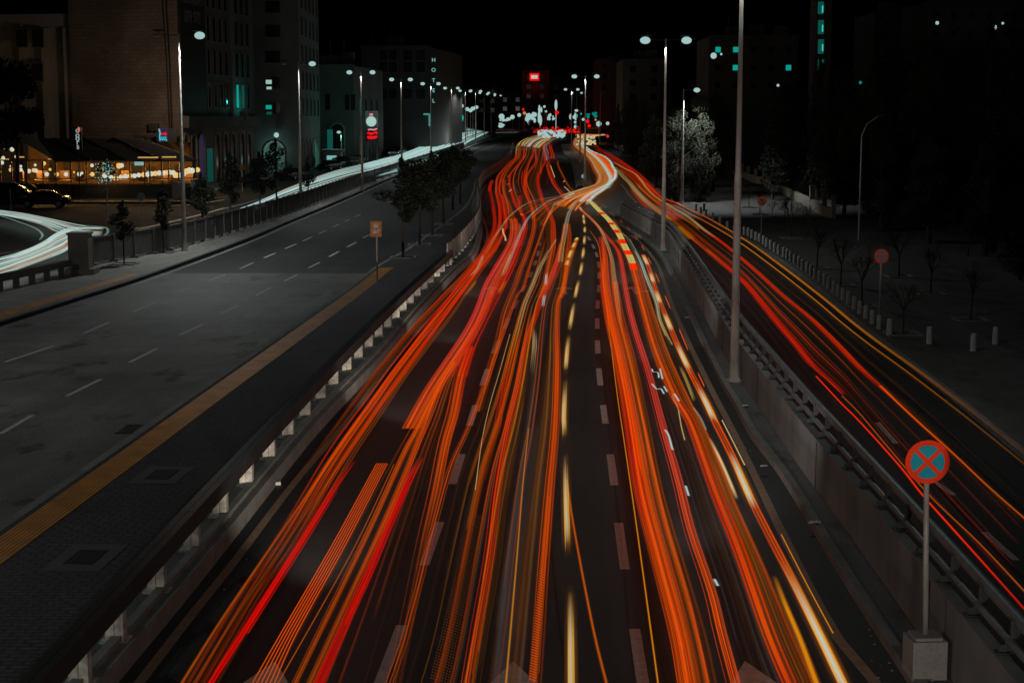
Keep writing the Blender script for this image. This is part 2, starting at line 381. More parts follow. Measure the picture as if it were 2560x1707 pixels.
# traffic island between the carriageways beyond the junction
isl = xfun(GL([(1405,362),(1412,385),(1427,402),(1437,430),(1444,468)], 'main')); isr = xfun(GL([(1424,362),(1446,388),(1463,408),(1471,440),(1479,468)], 'main'))
ia, ib = G(1460,468).y, G(1412,362).y
g = MB(); strip(g, isl, isr, ia, ib, Z('main', 0.16), 2); struct('traffic_island', g, M['paving'])
g = MB(); band(g, isl, ia, ib, -0.2, 0.0, Z('main', -0.05), Z('main', 0.17)); band(g, isr, ia, ib, 0.0, 0.2, Z('main', -0.05), Z('main', 0.17)); struct('island_kerb', g, M['kerb'])

# ---------------------------------------------------------------- painted markings (sheets 6 mm above the road)
def dash_strip(mb, line, ya, yb, wdt, z, mi=0):
    mid = []
    n = max(1, int((yb-ya)/1.5))
    for k in range(n):
        a = ya + (yb-ya)*k/n; c = ya + (yb-ya)*(k+1)/n
        mb.quad((line(a)-wdt/2, a, z(a)), (line(a)+wdt/2, a, z(a)), (line(c)+wdt/2, c, z(c)), (line(c)-wdt/2, c, z(c)), mi)
mk = MB()
for layer, segs, wd in (('brt', [((12,905),(133,865)),((210,833),(273,806)),((333,780),(388,757)),((435,734),(484,718)),((523,702),(565,686)),((600,672),(633,657)),((660,645),(689,633)),((713,622),(741,610)),((757,603),(779,593)),((796,585),(816,576)),((832,568),(848,561)),((862,554),(876,548)),((889,542),(901,536))], .13),
                        ('brt', [((0,1085),(80,1038)),((167,990),(252,948)),((324,906),(393,871)),((449,838),(507,811)),((551,785),(598,763)),((639,740),(678,719)),((711,703),(743,687)),((772,670),(799,656)),((823,642),(847,629)),((868,618),(890,606)),((908,595),(925,586)),((940,577),(955,569))], .13)):
    pts = [G(*p, layer) for s_ in segs for p in s_]; ln = xfun(pts)
    for a, c in segs:
        dash_strip(mk, ln, G(*a, layer).y, G(*c, layer).y, wd, Z(layer, .006))
struct('bus_lane_dashes', mk, M['white_paint'])
mk = MB(); dash_strip(mk, lambda Y: brtL(Y) + 0.28, YC-6, 330, 0.12, Z('brt', .006))
ln = xfun(GL([(1162,396),(1210,373),(1254,357)], 'brt')); dash_strip(mk, ln, G(1162,396,'brt').y, G(1254,357,'brt').y, .14, Z('brt', .006))
struct('bus_road_edge_line', mk, M['white_paint'])
mk = MB()
right = [((1559,1572),(1606,1707)),((1537,1307),(1570,1423)),((1517,1136),(1544,1213)),((1502,1013),(1520,1059)),((1492,921),(1505,964)),((1488,851),(1501,884)),((1488,796),(1499,822)),((1489,751),(1500,772)),((1492,713),(1502,731)),((1494,681),(1502,697)),((1492,655),(1502,669)),((1487,631),(1497,643)),((1478,611),(1488,622)),((1467,592),(1477,601))]
ctrR = [((a[0]+c[0])/2, (a[1]+c[1])/2) for a, c in right]; lnR = xfun(GL([(1597,1640),(1554,1365),(1531,1175),(1511,1036),(1499,942),(1494,867),(1493,809),(1494,761),(1497,722),(1498,689),(1497,662),(1492,637),(1483,616),(1472,596)], 'main'))
lsegs = [((0,1563),(0,1730)),((0,1305),(0,1413)),((0,1135),(0,1210)),((0,1013),(0,1064)),((0,922),(0,964)),((0,851),(0,884)),((0,797),(0,822)),((0,751),(0,772)),((0,713),(0,730)),((0,680),(0,694)),((0,652),(0,664)),((0,628),(0,640)),((0,607),(0,616))]
lnL = xfun(GL([(968,1660),(1080,1360),(1144,1172),(1181,1038),(1213,942),(1241,867),(1266,809),(1289,760),(1309,722),(1326,688),(1338,658),(1346,634),(1349,611)], 'main'))
for a, c in right: dash_strip(mk, lnR, G(1500, c[1]).y, G(1500, a[1]).y, .17, Z('main', .006))
for a, c in lsegs: dash_strip(mk, lnL, G(1200, c[1]).y, G(1200, a[1]).y, .17, Z('main', .006))
# small dashes through the upper bends and the junction
for pts in ([(1296,482),(1288,468),(1290,456),(1298,446),(1305,438)], [(1367,461),(1369,450),(1371,440),(1374,430)], [(1552,459),(1560,469),(1566,476),(1571,485),(1580,495),(1590,506)]):
    q = GL(pts, 'main'); f = xfun(q); y0, y1 = min(p.y for p in q), max(p.y for p in q); y = y0
    while y < y1: dash_strip(mk, f, y, y+1.6, .2, Z('main', .006)); y += 4.2
# straight-ahead arrows
def arrow(cx, Y0, turn=False):
    z = Z('main', .006); x = cx
    mk.poly([(x-.08,Y0-3.4,z(Y0)),(x+.08,Y0-3.4,z(Y0)),(x+.08,Y0-1.2,z(Y0)),(x-.08,Y0-1.2,z(Y0))])
    mk.poly([(x-.42,Y0-1.2,z(Y0)),(x+.42,Y0-1.2,z(Y0)),(x,Y0,z(Y0))])
    if turn: mk.poly([(x+.08,Y0-2.3,z(Y0)),(x+1.0,Y0-2.3,z(Y0)),(x+1.0,Y0-1.9,z(Y0)),(x+.08,Y0-1.9,z(Y0))])
for px, py, tn in ((688,1652,0),(1283,1652,0),(1862,1652,0),(1231,716,0),(1408,716,0),(1578,716,1)):
    q = G(px, py); arrow(q.x, q.y, tn)
for pts in ([(2193,1056),(2240,1109)],[(2338,1205),(2385,1238)],[(2460,1330),(2540,1400)]):
    q = GL(pts, 'front')
    ln = lambda Y, q=q: q[0].x + (q[1].x-q[0].x)*(Y-q[0].y)/(q[1].y-q[0].y)
    dash_strip(mk, ln, min(p.y for p in q), max(p.y for p in q), .15, Z('front', .006))
struct('lane_dashes', mk, M['dull_paint'])
mk = MB()
eL = xfun(GL([(348,1707),(457,1565),(581,1410),(735,1208),(857,1066),(1014,863),(1120,740),(1190,655),(1217,600),(1217,575),(1199,520),(1203,485),(1216,460)], 'main'))
eR = xfun(GL([(2189,1707),(2076,1567),(1830,1072),(1775,967),(1687,780),(1652,680),(1638,652),(1602,607),(1578,588)], 'main'))
dash_strip(mk, eL, -20, G(1216,460).y, .16, Z('main', .006)); dash_strip(mk, eR, -20, G(1578,588).y, .17, Z('main', .006))
struct('main_road_edge_lines', mk, M['yellow_paint'])
# ---------------------------------------------------------------- retaining wall with pipe rail
M['steel'] = mat('galvanised_steel', (0.20,0.21,0.21), (0.12,0.12,0.12), 0.4, 3.0, metal=0.5)
M['steel_dark'] = mat('dark_steel', (0.06,0.06,0.06), (0.035,0.035,0.035), 0.5, 3.0, metal=0.3)
M['pole'] = mat('pole_paint', (0.55,0.55,0.52), (0.38,0.38,0.36), 0.5, 2.0, metal=0.1, stretch=(1,1,.3), c3=(0.28,0.22,0.18))
M['black'] = mat('black_paint', (0.02,0.02,0.02), (0.03,0.03,0.03), 0.45, 3.0)
M['pipe'] = mat('rail_pipe', (0.22,0.235,0.235), (0.14,0.145,0.145), 0.55, 3.0, metal=0.2, spec=.35); M['bracket'] = mat('rail_bracket', (0.05,0.05,0.05), (0.03,0.03,0.03), 0.6, 3.0)
wr = thing('retaining_wall', 'long low concrete retaining wall beside the main road carrying a pipe guard rail', 'wall', (wallL(30), 30, 0.15))
mb = MB(); ztop = lambda Y: 1.12 + rise(Y)
band(mb, wallL, -25, YJ, 0.0, 0.15, lambda Y: -0.9, ztop); obj('wall', mb, M['wall_conc'], wr)
mb = MB(); band(mb, wallL, -25, YJ, -0.015, 0.17, ztop, lambda Y: ztop(Y)+0.05); obj('coping', mb, M['wall_conc'], wr)
M['joint'] = mat('joint_gap', (0.02,0.02,0.02), (0.015,0.015,0.015), 0.9, 3)
Y = 12.0
mb = MB()
while Y < YJ-3:
    mb.box((wallL(Y)-0.004, Y, 0.63), (0.012, 0.025, 0.96)); Y += 9.6
o = obj('joints', mb, M['joint'], wr)
railx = lambda off: (lambda Y: wallL(Y) + off)
mb = MB(); ys = ygrid(-25, YJ-0.5)
for a, c in zip(ys[:-1], ys[1:]): mb.tube((wallL(a)+.33,a,ztop(a)+.42),(wallL(c)+.33,c,ztop(c)+.42),.085,n=8,caps=False)
obj('upper_pipe', mb, M['pipe'], wr, smooth=True)
mb = MB()
for a, c in zip(ys[:-1], ys[1:]): mb.tube((wallL(a)+.22,a,ztop(a)+.17),(wallL(c)+.22,c,ztop(c)+.17),.055,n=8,caps=False)
obj('lower_pipe', mb, M['pipe'], wr, smooth=True)
Y = 14.0; k = 0
while Y < YJ-1:
    mb = MB(); x = wallL(Y); z = ztop(Y)+.05
    mb.poly([(x+.06,Y,z),(x+.17,Y,z),(x+.36,Y,z+.32),(x+.33,Y,z+.40),(x+.24,Y,z+.32)])
    mb.box((x+.09,Y,z+.012),(.14,.16,.024)); mb.box((x+.22,Y+.02,z+.2),(.05,.03,.40),0,0)
    mb.box((x+.10,Y-.01,z+.06),(.10,.02,.10))
    obj('bracket', mb, M['bracket'], wr); Y += 1.45; k += 1

# ---------------------------------------------------------------- low post-and-beam parapet along the brick footway
M['beam'] = mat('dark_painted_beam', (0.055,0.055,0.055), (0.03,0.03,0.03), 0.35, 2.0, spec=0.5)
M['post'] = mat('pale_post_paint', (0.78,0.72,0.63), (0.58,0.53,0.46), 0.6, 5.0, c3=(0.3,0.26,0.22))
pp = [G(x*D, y*D, 'pave') for x, y in POSTS_D]
pa = thing('roadside_parapet', 'low parapet of dark box beams on pale stub posts beside the brick footway', 'railing', pp[4])
# three more posts nearer the camera, below the picture
near = [pp[0] + (pp[0]-pp[1])*k for k in (1,2)]
for p in near + pp:
    mb = MB(); x = par(p.y)
    for s in (-.066, .066):
        mb.box((x+s, p.y, p.z+.225), (.122, .20, .41))
    mb.box((x, p.y, p.z+.012), (.40, .34, .024))
    mb.box((x, p.y+.012, p.z+.225), (.02, .14, .41))
    obj('post', mb, M['post'], pa)
ally = [p.y for p in near[::-1] + pp]; y0 = ally[0]-1.2; y1 = ally[-1]+0.6
Yb = y0; seg = 2.15
while Yb < y1:
    a, c = Yb+.006, min(Yb+seg, y1)-.006
    mb = MB(); n = 2
    for s, wd in ((-.067,.125),(.067,.125)):
        for k in range(n):
            aa = a+(c-a)*k/n; cc = a+(c-a)*(k+1)/n
            xa, xc = par(aa)+s, par(cc)+s
            A = [(xa-wd/2,aa,.735),(xa+wd/2,aa,.735),(xa+wd/2,aa,1.03),(xa-wd/2,aa,1.03)]
            C = [(xc-wd/2,cc,.735),(xc+wd/2,cc,.735),(xc+wd/2,cc,1.03),(xc-wd/2,cc,1.03)]
            for i in range(4): mb.quad(A[i],A[(i+1)%4],C[(i+1)%4],C[i])
            if k == 0: mb.poly(A)
            if k == n-1: mb.poly(C[::-1])
    obj('beam', mb, M['beam'], pa); Yb += seg
# sheet picket fence carrying on from the parapet
M['sheet'] = mat('ribbed_fence_sheet', (0.36,0.31,0.27), (0.25,0.21,0.19), 0.55, 1.0)
pk = GL(catmull(PICKET, 10), 'pave'); pfx = xfun(pk)
pf = thing('picket_fence', 'pale ribbed sheet fence curving along the bend of the main road', 'fence', pk[0])
ya, yb = pk[0].y, pk[-1].y; mb = MB(); y = ya
while y < min(yb, 330):
    dy = .62 if y < 130 else 1.3; y2 = y+dy*.86; z = zg('pave', y)
    mb.quad((pfx(y),y,z+.12),(pfx(y2),y2,z+.12),(pfx(y2),y2,z+1.15),(pfx(y),y,z+1.15))
    mb.quad((pfx(y)+.05,y,z+.12),(pfx(y2)+.05,y2,z+.12),(pfx(y2)+.05,y2,z+1.15),(pfx(y)+.05,y,z+1.15))
    mb.quad((pfx(y)+.05,y,z+.12),(pfx(y),y,z+.12),(pfx(y),y,z+1.15),(pfx(y)+.05,y,z+1.15)); y += dy
obj('panels', mb, M['sheet'], pf)
mb = MB(); band(mb, lambda Y: pfx(Y)+.02, ya, min(yb,330), 0, .06, Z('pave',1.15), Z('pave',1.21)); obj('top_rail', mb, M['steel_dark'], pf)
y = ya
while y < min(yb, 160):
    mb = MB(); mb.box((pfx(y)+.03,y,zg('pave',y)+.06),(.16,.16,.12)); mb.tube((pfx(y)+.09,y,zg('pave',y)+.1),(pfx(y)+.09,y,zg('pave',y)+1.2),.03,n=6); obj('foot', mb, M['steel'], pf); y += 2.4

# ---------------------------------------------------------------- tall slatted metal fence on the left pavement
M['fence'] = mat('grey_fence_metal', (0.22,0.21,0.20), (0.13,0.12,0.12), 0.5, 1.5, metal=0.3)
M['foot'] = mat('fence_foot_concrete', (0.30,0.29,0.27), (0.20,0.19,0.18), 0.9, 4)
yF0 = G(232, 664, 'pave').y
sf = thing('slatted_fence', 'long grey metal fence of perforated panels between left pavement and service road', 'fence', (fenceL(yF0), yF0, .3))
y = yF0; k = 0
while y < 320:
    L_ = 2.3 if y < 165 else 7.0
    yy = y + L_; za = zg('pave', y); xa, xb = fenceL(y), fenceL(yy); zb = zg('pave', yy)
    mb = MB(); mb.box((xa, y, za+.72), (.11,.11,1.5)); obj('post', mb, M['fence'], sf)
    mb = MB(); mb.box((xa+.02, y, za+.07), (.42,.34,.14)); obj('foot', mb, M['foot'], sf)
    mb = MB(); n = 15 if y < 165 else 30; e0, e1 = (.2,.8) if k < 8 else (.03,.97)
    for j in range(n):
        t0 = (j+e0)/n; t1 = (j+e1)/n
        for t in (t0,):
            x0 = xa+(xb-xa)*t0; x1 = xa+(xb-xa)*t1; q0 = y+L_*t0; q1 = y+L_*t1; z0 = za+(zb-za)*t0
            mb.quad((x0,q0,z0+.17),(x1,q1,z0+.17),(x1,q1,z0+1.36),(x0,q0,z0+1.36))
            mb.quad((x0-.03,q0,z0+.17),(x1-.03,q1,z0+.17),(x1-.03,q1,z0+1.36),(x0-.03,q0,z0+1.36))
    nr = 9 if y < 165 else 3
    for j in range(nr):
        zz = .17 + 1.19*j/(nr-1); hh = .028 if 0 < j < nr-1 else .04
        for xo in (-.035, .005):
            mb.quad((xa+xo,y,za+zz-hh),(xb+xo,yy,zb+zz-hh),(xb+xo,yy,zb+zz+hh),(xa+xo,y,za+zz+hh))
    mb.quad((xa-.05,y,za+1.40),(xb-.05,yy,zb+1.40),(xb+.05,yy,zb+1.40),(xa+.05,y,za+1.40)); mb.quad((xa+.05,y,za+1.34),(xb+.05,yy,zb+1.34),(xb+.05,yy,zb+1.40),(xa+.05,y,za+1.40))
    obj('panel', mb, M['fence'], sf); y = yy; k += 1
# concrete pier at the end of the fence
q = G(203, 684, 'pave')
M['pier'] = mat('pier_stone', (0.30,0.25,0.21), (0.20,0.17,0.15), 0.85, 1.5, bump=.2)
t = thing('concrete_pier', 'square stone pier closing the near end of the slatted fence', 'pillar', q)
mb = MB(); mb.prism([(q.x-.47,q.y-.4),(q.x+.47,q.y-.4),(q.x+.47,q.y+.4),(q.x-.47,q.y+.4)], q.z+.26, q.z+1.86); obj('shaft', mb, M['pier'], t)
mb = MB(); mb.prism([(q.x-.52,q.y-.45),(q.x+.52,q.y-.45),(q.x+.52,q.y+.45),(q.x-.52,q.y+.45)], q.z+1.862, q.z+1.95); obj('cap', mb, M['pier'], t)
mb = MB(); mb.prism([(q.x-.62,q.y-.52),(q.x+.75,q.y-.52),(q.x+.75,q.y+.5),(q.x-.62,q.y+.5)], q.z, q.z+.258); obj('plinth', mb, M['pier'], t)
# low railing left of the pier
r0 = G(172, 690, 'pave'); r1 = G(0, 730, 'pave')
t = thing('low_railing', 'short low beam railing on stub posts left of the stone pier', 'railing', r0)
dv = (r1-r0); Ln = dv.length; ang = math.atan2(dv.y, dv.x)
for k in range(9):
    p = r0 + dv*(k*1.55+.8)/Ln
    mb = MB(); mb.box((p.x,p.y,p.z+.24),(.26,.2,.44),ang); obj('post', mb, M['pier'], t)
mid = r0 + dv*(14/2)/Ln
mb = MB(); mb.box((mid.x,mid.y,mid.z+.60),(14,.34,.28),ang); obj('beam', mb, M['beam'], t)

# ---------------------------------------------------------------- street lamps
LAMPC = srgb(160,195,192)
M['lens'] = emat('lit_lamp_lens', LAMPC, 1.0)
M['lens_off'] = mat('unlit_lamp_lens', (0.35,0.36,0.36), (0.3,0.3,0.3), 0.2, 3)
H = 11.7
def street_lamp(base, label, lit=(1,1), power=1500, h=H, arm=1.15, single=False, lc=(0.93,1.0,0.98), group='street lamps', light=True, big=1.0, name='street_lamp', cone=164):
    t = thing(name, label, 'street lamp', base, 0, group)
    mb = MB(); mb.tube((0,0,0),(0,0,.05),.24,.24,10); mb.tube((0,0,.05),(0,0,.55),.17,.135,10); mb.tube((0,0,.55),(0,0,h*.5),.128,.10,10); mb.tube((0,0,h*.5),(0,0,h+.1),.085,.05,10)
    for a in range(4): mb.box((.16*math.cos(a*math.pi/2+.78), .16*math.sin(a*math.pi/2+.78), .09),(.045,.045,.08))
    obj('pole', mb, M['pole'], t, world=False)
    sides = (1,) if single else (-1, 1)
    for s in sides:
        mb = MB(); mb.tube((0,0,h),(s*arm*.8,0,h+.06),.035,.03,8); obj('arm', mb, M['steel_dark'], t, world=False)
        hd = MB(); hd.ball((s*arm*.93,0,h+.27),(.34,.15,.07),12,6); ho = obj('lamp_head', hd, M['steel_dark'], t, True, False)
        on = lit[0] if s < 0 else lit[1]
        lm = MB(); lm.ball((s*arm,0,h+.0),(.29*big if on else .2,.25*big if on else .12,.20*big if on else .08),14,8)
        obj('lens', lm, M['lens'] if on else M['lens_off'], ho, True, False)
    if light:
        ld = bpy.data.lights.new('lamp_light', 'SPOT'); ld.energy = power; ld.spot_size = R(cone); ld.spot_blend = 0.35; ld.color = lc; ld.shadow_soft_size = .25
        lo = bpy.data.objects.new('lamp_light', ld); COL.objects.link(lo); lo.parent = t
        lo.location = ((arm if (single or not lit[0]) else 0) , 0, h - .35)
    return t
def lamp_at_top(px, py, z0, h=H):   # depth at which a pole of height h standing on the street reaches picture row py
    best = None
    for i in range(30, 900):
        Y = float(i); yy = P(px, py, Y).z - (rise(Y)+z0+h)
        if best is None or abs(yy) < best[0]: best = (abs(yy), Y)
    Y = best[1]; return Vector((P(px,py,Y).x, Y, rise(Y)+z0))
# left row, from the frame edge into the distance
l1 = G(424*D, 577*D, 'pave'); l2 = G(691*D, 476*D, 'pave')
street_lamp(l1, 'tall twin-arm street lamp beside the slatted fence, left head unlit, nearest of its row', (0,1), 2700)
street_lamp(l2, 'second street lamp along the slatted fence, left head unlit, before the dark tower', (0,1), 1500)
lx = [(829,167),(921,183),(989,193),(1037,203),(1069,209),(1092,210),(1112,214),(1128,217),(1143,220),(1160,226)]
for i, (a, c) in enumerate(lx):
    b_ = lamp_at_top(a*D, c*D, .3); b_.x = max(min(b_.x, 60), -60)
    street_lamp(b_, f'{ORD[i+2]} street lamp from the front in the left row', (1,1), 1100, light=(i < 6), big=1.0 + .06*i)
off = street_lamp(Vector((-25.5, 42, .3)), 'street lamp of the left row just outside the frame edge', (1,1), 2300)
street_lamp(Vector((-22.6, 2, .3)), 'street lamp of the left row beside the footbridge, outside the frame', (1,1), 3600)
# right row on the ledge by the retaining wall and the island
r0_ = G(1835, 966, 'main'); street_lamp(Vector((r0_.x, r0_.y, .15)), 'thick weathered lamp pole on the wall ledge rising out of the picture', (1,1), 900)
r1_ = G(1657.7, 633, 'main'); street_lamp(Vector((r1_.x, r1_.y, .15)), 'twin-arm street lamp on the wall ledge, second of the right row', (1,1), 1100)
r2_ = G(1462, 478, 'main'); street_lamp(Vector((r2_.x, r2_.y, .16)), 'twin-arm street lamp on the traffic island just behind the blue sign', (1,1), 1100)
for i, (a, c, bx, big) in enumerate(((1313,206,1.1,1.1),(1325,214,1.1,1.1),(1379,212,1.1,1.0))):
    b_ = lamp_at_top(a*D, c*D, .16); street_lamp(b_, f'{ORD[i+3]} street lamp from the front in the right row', (1,1) if i < 2 else (0,0), 1000, light=(i == 0), big=big)
street_lamp(Vector((5.4, 2.0, .15)), 'street lamp of the right row beside the footbridge, outside the frame', (1,1), 1000)
rs = G(1705, 513, 'main'); street_lamp(rs, 'slim single-arm street lamp shining on the big evergreen by the park entrance', (0,1), 3000, h=10.0, arm=1.15, single=True, cone=132)
for px, py, Yp in ((1441,277,250),):
    p = P(px, py, Yp); street_lamp(Vector((p.x+.6, Yp, rise(Yp)+.16)), 'shorter single street lamp between the carriageways near the far junction', (0,1), 500, h=p.z-rise(Yp)-.16, arm=-.6, single=True, light=False)
# unlit curved lamp in the park
q = P(2150, 480, 100); zq = zg('plaza', 100)
t = thing('park_lamp', 'thin unlit park lamp with a bent arm among the dark trees on the right', 'street lamp', (q.x, 100, zq), 0, 'street lamps')
mb = MB(); mb.tube((0,0,0),(0,0,4.0+q.z-zq-.5),.06,.04,8); mb.path([(0,0,3.5+q.z-zq),(.3,0,4.2+q.z-zq),(1.0,0,4.7+q.z-zq)],.035); obj('pole', mb, M['pole'], t, world=False)
mb = MB(); mb.ball((1.2,0,4.75+q.z-zq),(.3,.12,.07)); obj('lamp_head', mb, M['steel_dark'], t, True, False)

# ---------------------------------------------------------------- traffic signs
M['sign_red'] = mat('sign_red', (0.80,0.045,0.012), (0.72,0.04,0.01), 0.8, 6, spec=.05)
M['sign_blue'] = mat('sign_blue', (0.02,0.27,0.33), (0.015,0.21,0.27), 0.8, 6, spec=.05)
M['sign_white'] = mat('sign_white', (0.75,0.74,0.70), (0.65,0.64,0.6), 0.5, 6)
M['sign_brown'] = mat('sign_brown', (0.50,0.19,0.04), (0.40,0.145,0.03), 0.5, 6)
def arc_pts(c, r, a0, a1, n, y): return [(c[0]+r*math.cos(a0+(a1-a0)*k/n), y, c[1]+r*math.sin(a0+(a1-a0)*k/n)) for k in range(n+1)]
def no_stopping(base, ztop_, label, r=.31, block=None, tilt=0):
    t = thing('no_stopping_sign', label, 'traffic sign', base, 0, 'no stopping signs')
    x0, y0, z0 = base; zc = ztop_ - r
    p = MB(); p.tube((0,0,(block or 0)),(tilt,0,zc-z0),.038,n=10); obj('pole', p, M['pole'], t, True, False)
    yb = -.05
    d = MB(); d.tube((tilt,-.028,zc-z0),(tilt,-.05,zc-z0),r,n=40); pl = obj('plate', d, M['sign_red'], t, False, False)
    ri = r*.76; h = r*.10; d = MB()
    for qd in range(4):
        a = qd*math.pi/2; a0, a1 = a-math.pi/4+math.asin(h/ri), a+math.pi/4-math.asin(h/ri)
        pts = arc_pts((tilt, zc-z0), ri, a0, a1, 12, yb-.006) 
        cx = tilt + math.cos(a)*h*1.42; cz = zc-z0+math.sin(a)*h*1.42
        d.poly([(cx,yb-.006,cz)]+pts)
    obj('blue_field', d, M['sign_blue'], pl, False, False)
    if block:
        m_ = MB(); m_.box((0,0,block/2+.0),(.46,.46,block),.06); m_.box((0,0,block-.0+.02),(.36,.36,.04),.06); obj('footing', m_, M['footing'], t, False, False)
    return t
M['footing'] = mat('footing_concrete', (0.42,0.37,0.33), (0.28,0.25,0.23), 0.9, 25, bump=.5)
b_ = G(2310, 1685, 'main', .15); zt = P(2324, 1098, b_.y).z
no_stopping(Vector((b_.x, b_.y, .15)), zt, 'red and teal no stopping sign on a concrete block by the wall, largest and nearest', r=55.5/F*math.hypot(b_.y,4), block=.52, tilt=-.07)
b_ = G(2197, 822, 'plaza'); zt = P(2198, 622, b_.y).z
no_stopping(b_, zt, 'smaller red and teal no stopping sign rising from the bollard row on the plaza edge', r=18.3/F*b_.y)
# bus stop sign
b_ = G(943, 702, 'pave'); Yb = b_.y
pA, pB = P(926, 553, Yb), P(954, 592, Yb)
t = thing('bus_stop_sign', 'brown bus stop sign with white lettering on a thin post beside the bus road', 'sign', b_)
mb = MB(); mb.tube(b_, (b_.x, Yb, pB.z), .035, n=8); obj('post', mb, M['pole'], t)
mb = MB(); mb.box(((pA.x+pB.x)/2, Yb-.02, (pA.z+pB.z)/2), (pB.x-pA.x, .03, pA.z-pB.z)); pl = obj('panel', mb, M['sign_brown'], t)
W_ = pB.x-pA.x; Hh = pA.z-pB.z; xc = (pA.x+pB.x)/2; yf = Yb-.041
def R_(mb, u0, v0, u1, v1, mi=0): mb.quad((pA.x+u0*W_,yf,pA.z-v1*Hh),(pA.x+u1*W_,yf,pA.z-v1*Hh),(pA.x+u1*W_,yf,pA.z-v0*Hh),(pA.x+u0*W_,yf,pA.z-v0*Hh),mi)
mb = MB()
for u0,v0,u1,v1 in ((.30,.17,.70,.21),(.30,.21,.34,.38),(.66,.21,.70,.38),(.30,.30,.70,.34),(.48,.21,.52,.30),(.30,.36,.70,.40),(.33,.40,.40,.44),(.60,.40,.67,.44)): R_(mb,u0,v0,u1,v1)
for k,(u,v,du,dv_) in enumerate(((.10,.56,.16,.02),(.12,.53,.03,.03),(.20,.53,.03,.03),(.34,.55,.2,.025),(.38,.59,.05,.015),(.44,.52,.03,.02),(.58,.56,.3,.025),(.64,.53,.03,.03),(.72,.52,.06,.03),(.82,.55,.05,.05),(.88,.58,.04,.03))): R_(mb,u,v,u+du,v+dv_)
obj('pictogram', mb, M['sign_white'], pl)
def text_obj(name, s, loc, size, m, parent, rot=(R(90),0,0), ext=.004, align='CENTER', lsp=1.0):
    cu = bpy.data.curves.new(name, 'FONT'); cu.body = s; cu.size = size; cu.extrude = ext; cu.align_x = align; cu.align_y = 'CENTER'; cu.space_line = lsp; cu.offset = size*.012
    tmp = bpy.data.objects.new(name, cu); COL.objects.link(tmp)
    dg = bpy.context.evaluated_depsgraph_get(); me = bpy.data.meshes.new_from_object(tmp.evaluated_get(dg))
    bpy.data.objects.remove(tmp); me.name = name; me.materials.clear(); me.materials.append(m)
    o = bpy.data.objects.new(name, me); COL.objects.link(o); o.parent = parent
    o.location = Vector(loc) - parent_world(parent); o.rotation_euler = rot
    return o
text_obj('lettering', 'BRT', (xc, yf-.002, pA.z-.72*Hh), .24*Hh, M['sign_white'], pl)
# no left turn sign on the plaza
b_ = G(1903, 585, 'plaza'); c_ = P(1904, 502, b_.y); r = 11.5/F*b_.y
M['sign_orange'] = mat('sign_faded_orange', (0.50,0.19,0.07), (0.42,0.16,0.06), 0.5, 6)
t = thing('no_left_turn_sign', 'round orange-rimmed sign with a black left arrow among the bare plaza trees', 'traffic sign', b_)
mb = MB(); mb.tube(b_, (b_.x,b_.y,c_.z), .03, n=8); obj('post', mb, M['pole'], t)
mb = MB(); mb.tube((b_.x,b_.y-.03,c_.z),(b_.x,b_.y-.05,c_.z), r, n=32); pl = obj('plate', mb, M['sign_red'], t)
mb = MB(); mb.disc((b_.x,b_.y-.053,c_.z),(0,-1,0), r*.8); obj('face', mb, M['sign_orange'], pl)
mb = MB(); y_ = b_.y-.056
mb.quad((b_.x+.02*r*10*.5,y_,c_.z-.5*r),(b_.x+.3*r,y_,c_.z-.5*r),(b_.x+.3*r,y_,c_.z+.3*r),(b_.x+.1*r,y_,c_.z+.3*r))
mb.quad((b_.x-.25*r,y_,c_.z+.1*r),(b_.x+.1*r,y_,c_.z+.1*r),(b_.x+.1*r,y_,c_.z+.3*r),(b_.x-.25*r,y_,c_.z+.3*r))
mb.poly([(b_.x-.55*r,y_,c_.z+.2*r),(b_.x-.22*r,y_,c_.z-.12*r),(b_.x-.22*r,y_,c_.z+.52*r)]); obj('arrow', mb, M['black'], pl)
# blue direction sign on the island
M['sign_lit_blue'] = mat('sign_bright_blue', (0.03,0.16,0.30), (0.02,0.12,0.24), 0.35, 6)
b_ = G(1459, 470, 'main', .16); c_ = P(1459, 441, b_.y); r = 7.5/F*b_.y
t = thing('keep_direction_sign', 'round blue and white arrow sign on a post at the nose of the traffic island', 'traffic sign', b_)
mb = MB(); mb.tube(b_, (b_.x,b_.y,c_.z), .035, n=8); obj('post', mb, M['pole'], t)
mb = MB(); mb.tube((b_.x,b_.y-.03,c_.z),(b_.x,b_.y-.05,c_.z), r, n=28); pl = obj('plate', mb, M['sign_lit_blue'], t)
mb = MB(); y_ = b_.y-.054
for k in range(3):
    a = k*2*math.pi/3+.5; ca, sa = math.cos(a), math.sin(a)
    def q_(u, v): return (b_.x+(u*ca-v*sa)*r, y_, c_.z+(u*sa+v*ca)*r)
    mb.quad(q_(.28,-.4),q_(.52,-.4),q_(.52,.2),q_(.28,.2)); mb.poly([q_(.12,.15),q_(.68,.15),q_(.40,.6)])
obj('arrows', mb, emat('emissive_white', srgb(150,185,195), 1), pl)  # arrows emit to look bright, in place of reflected light

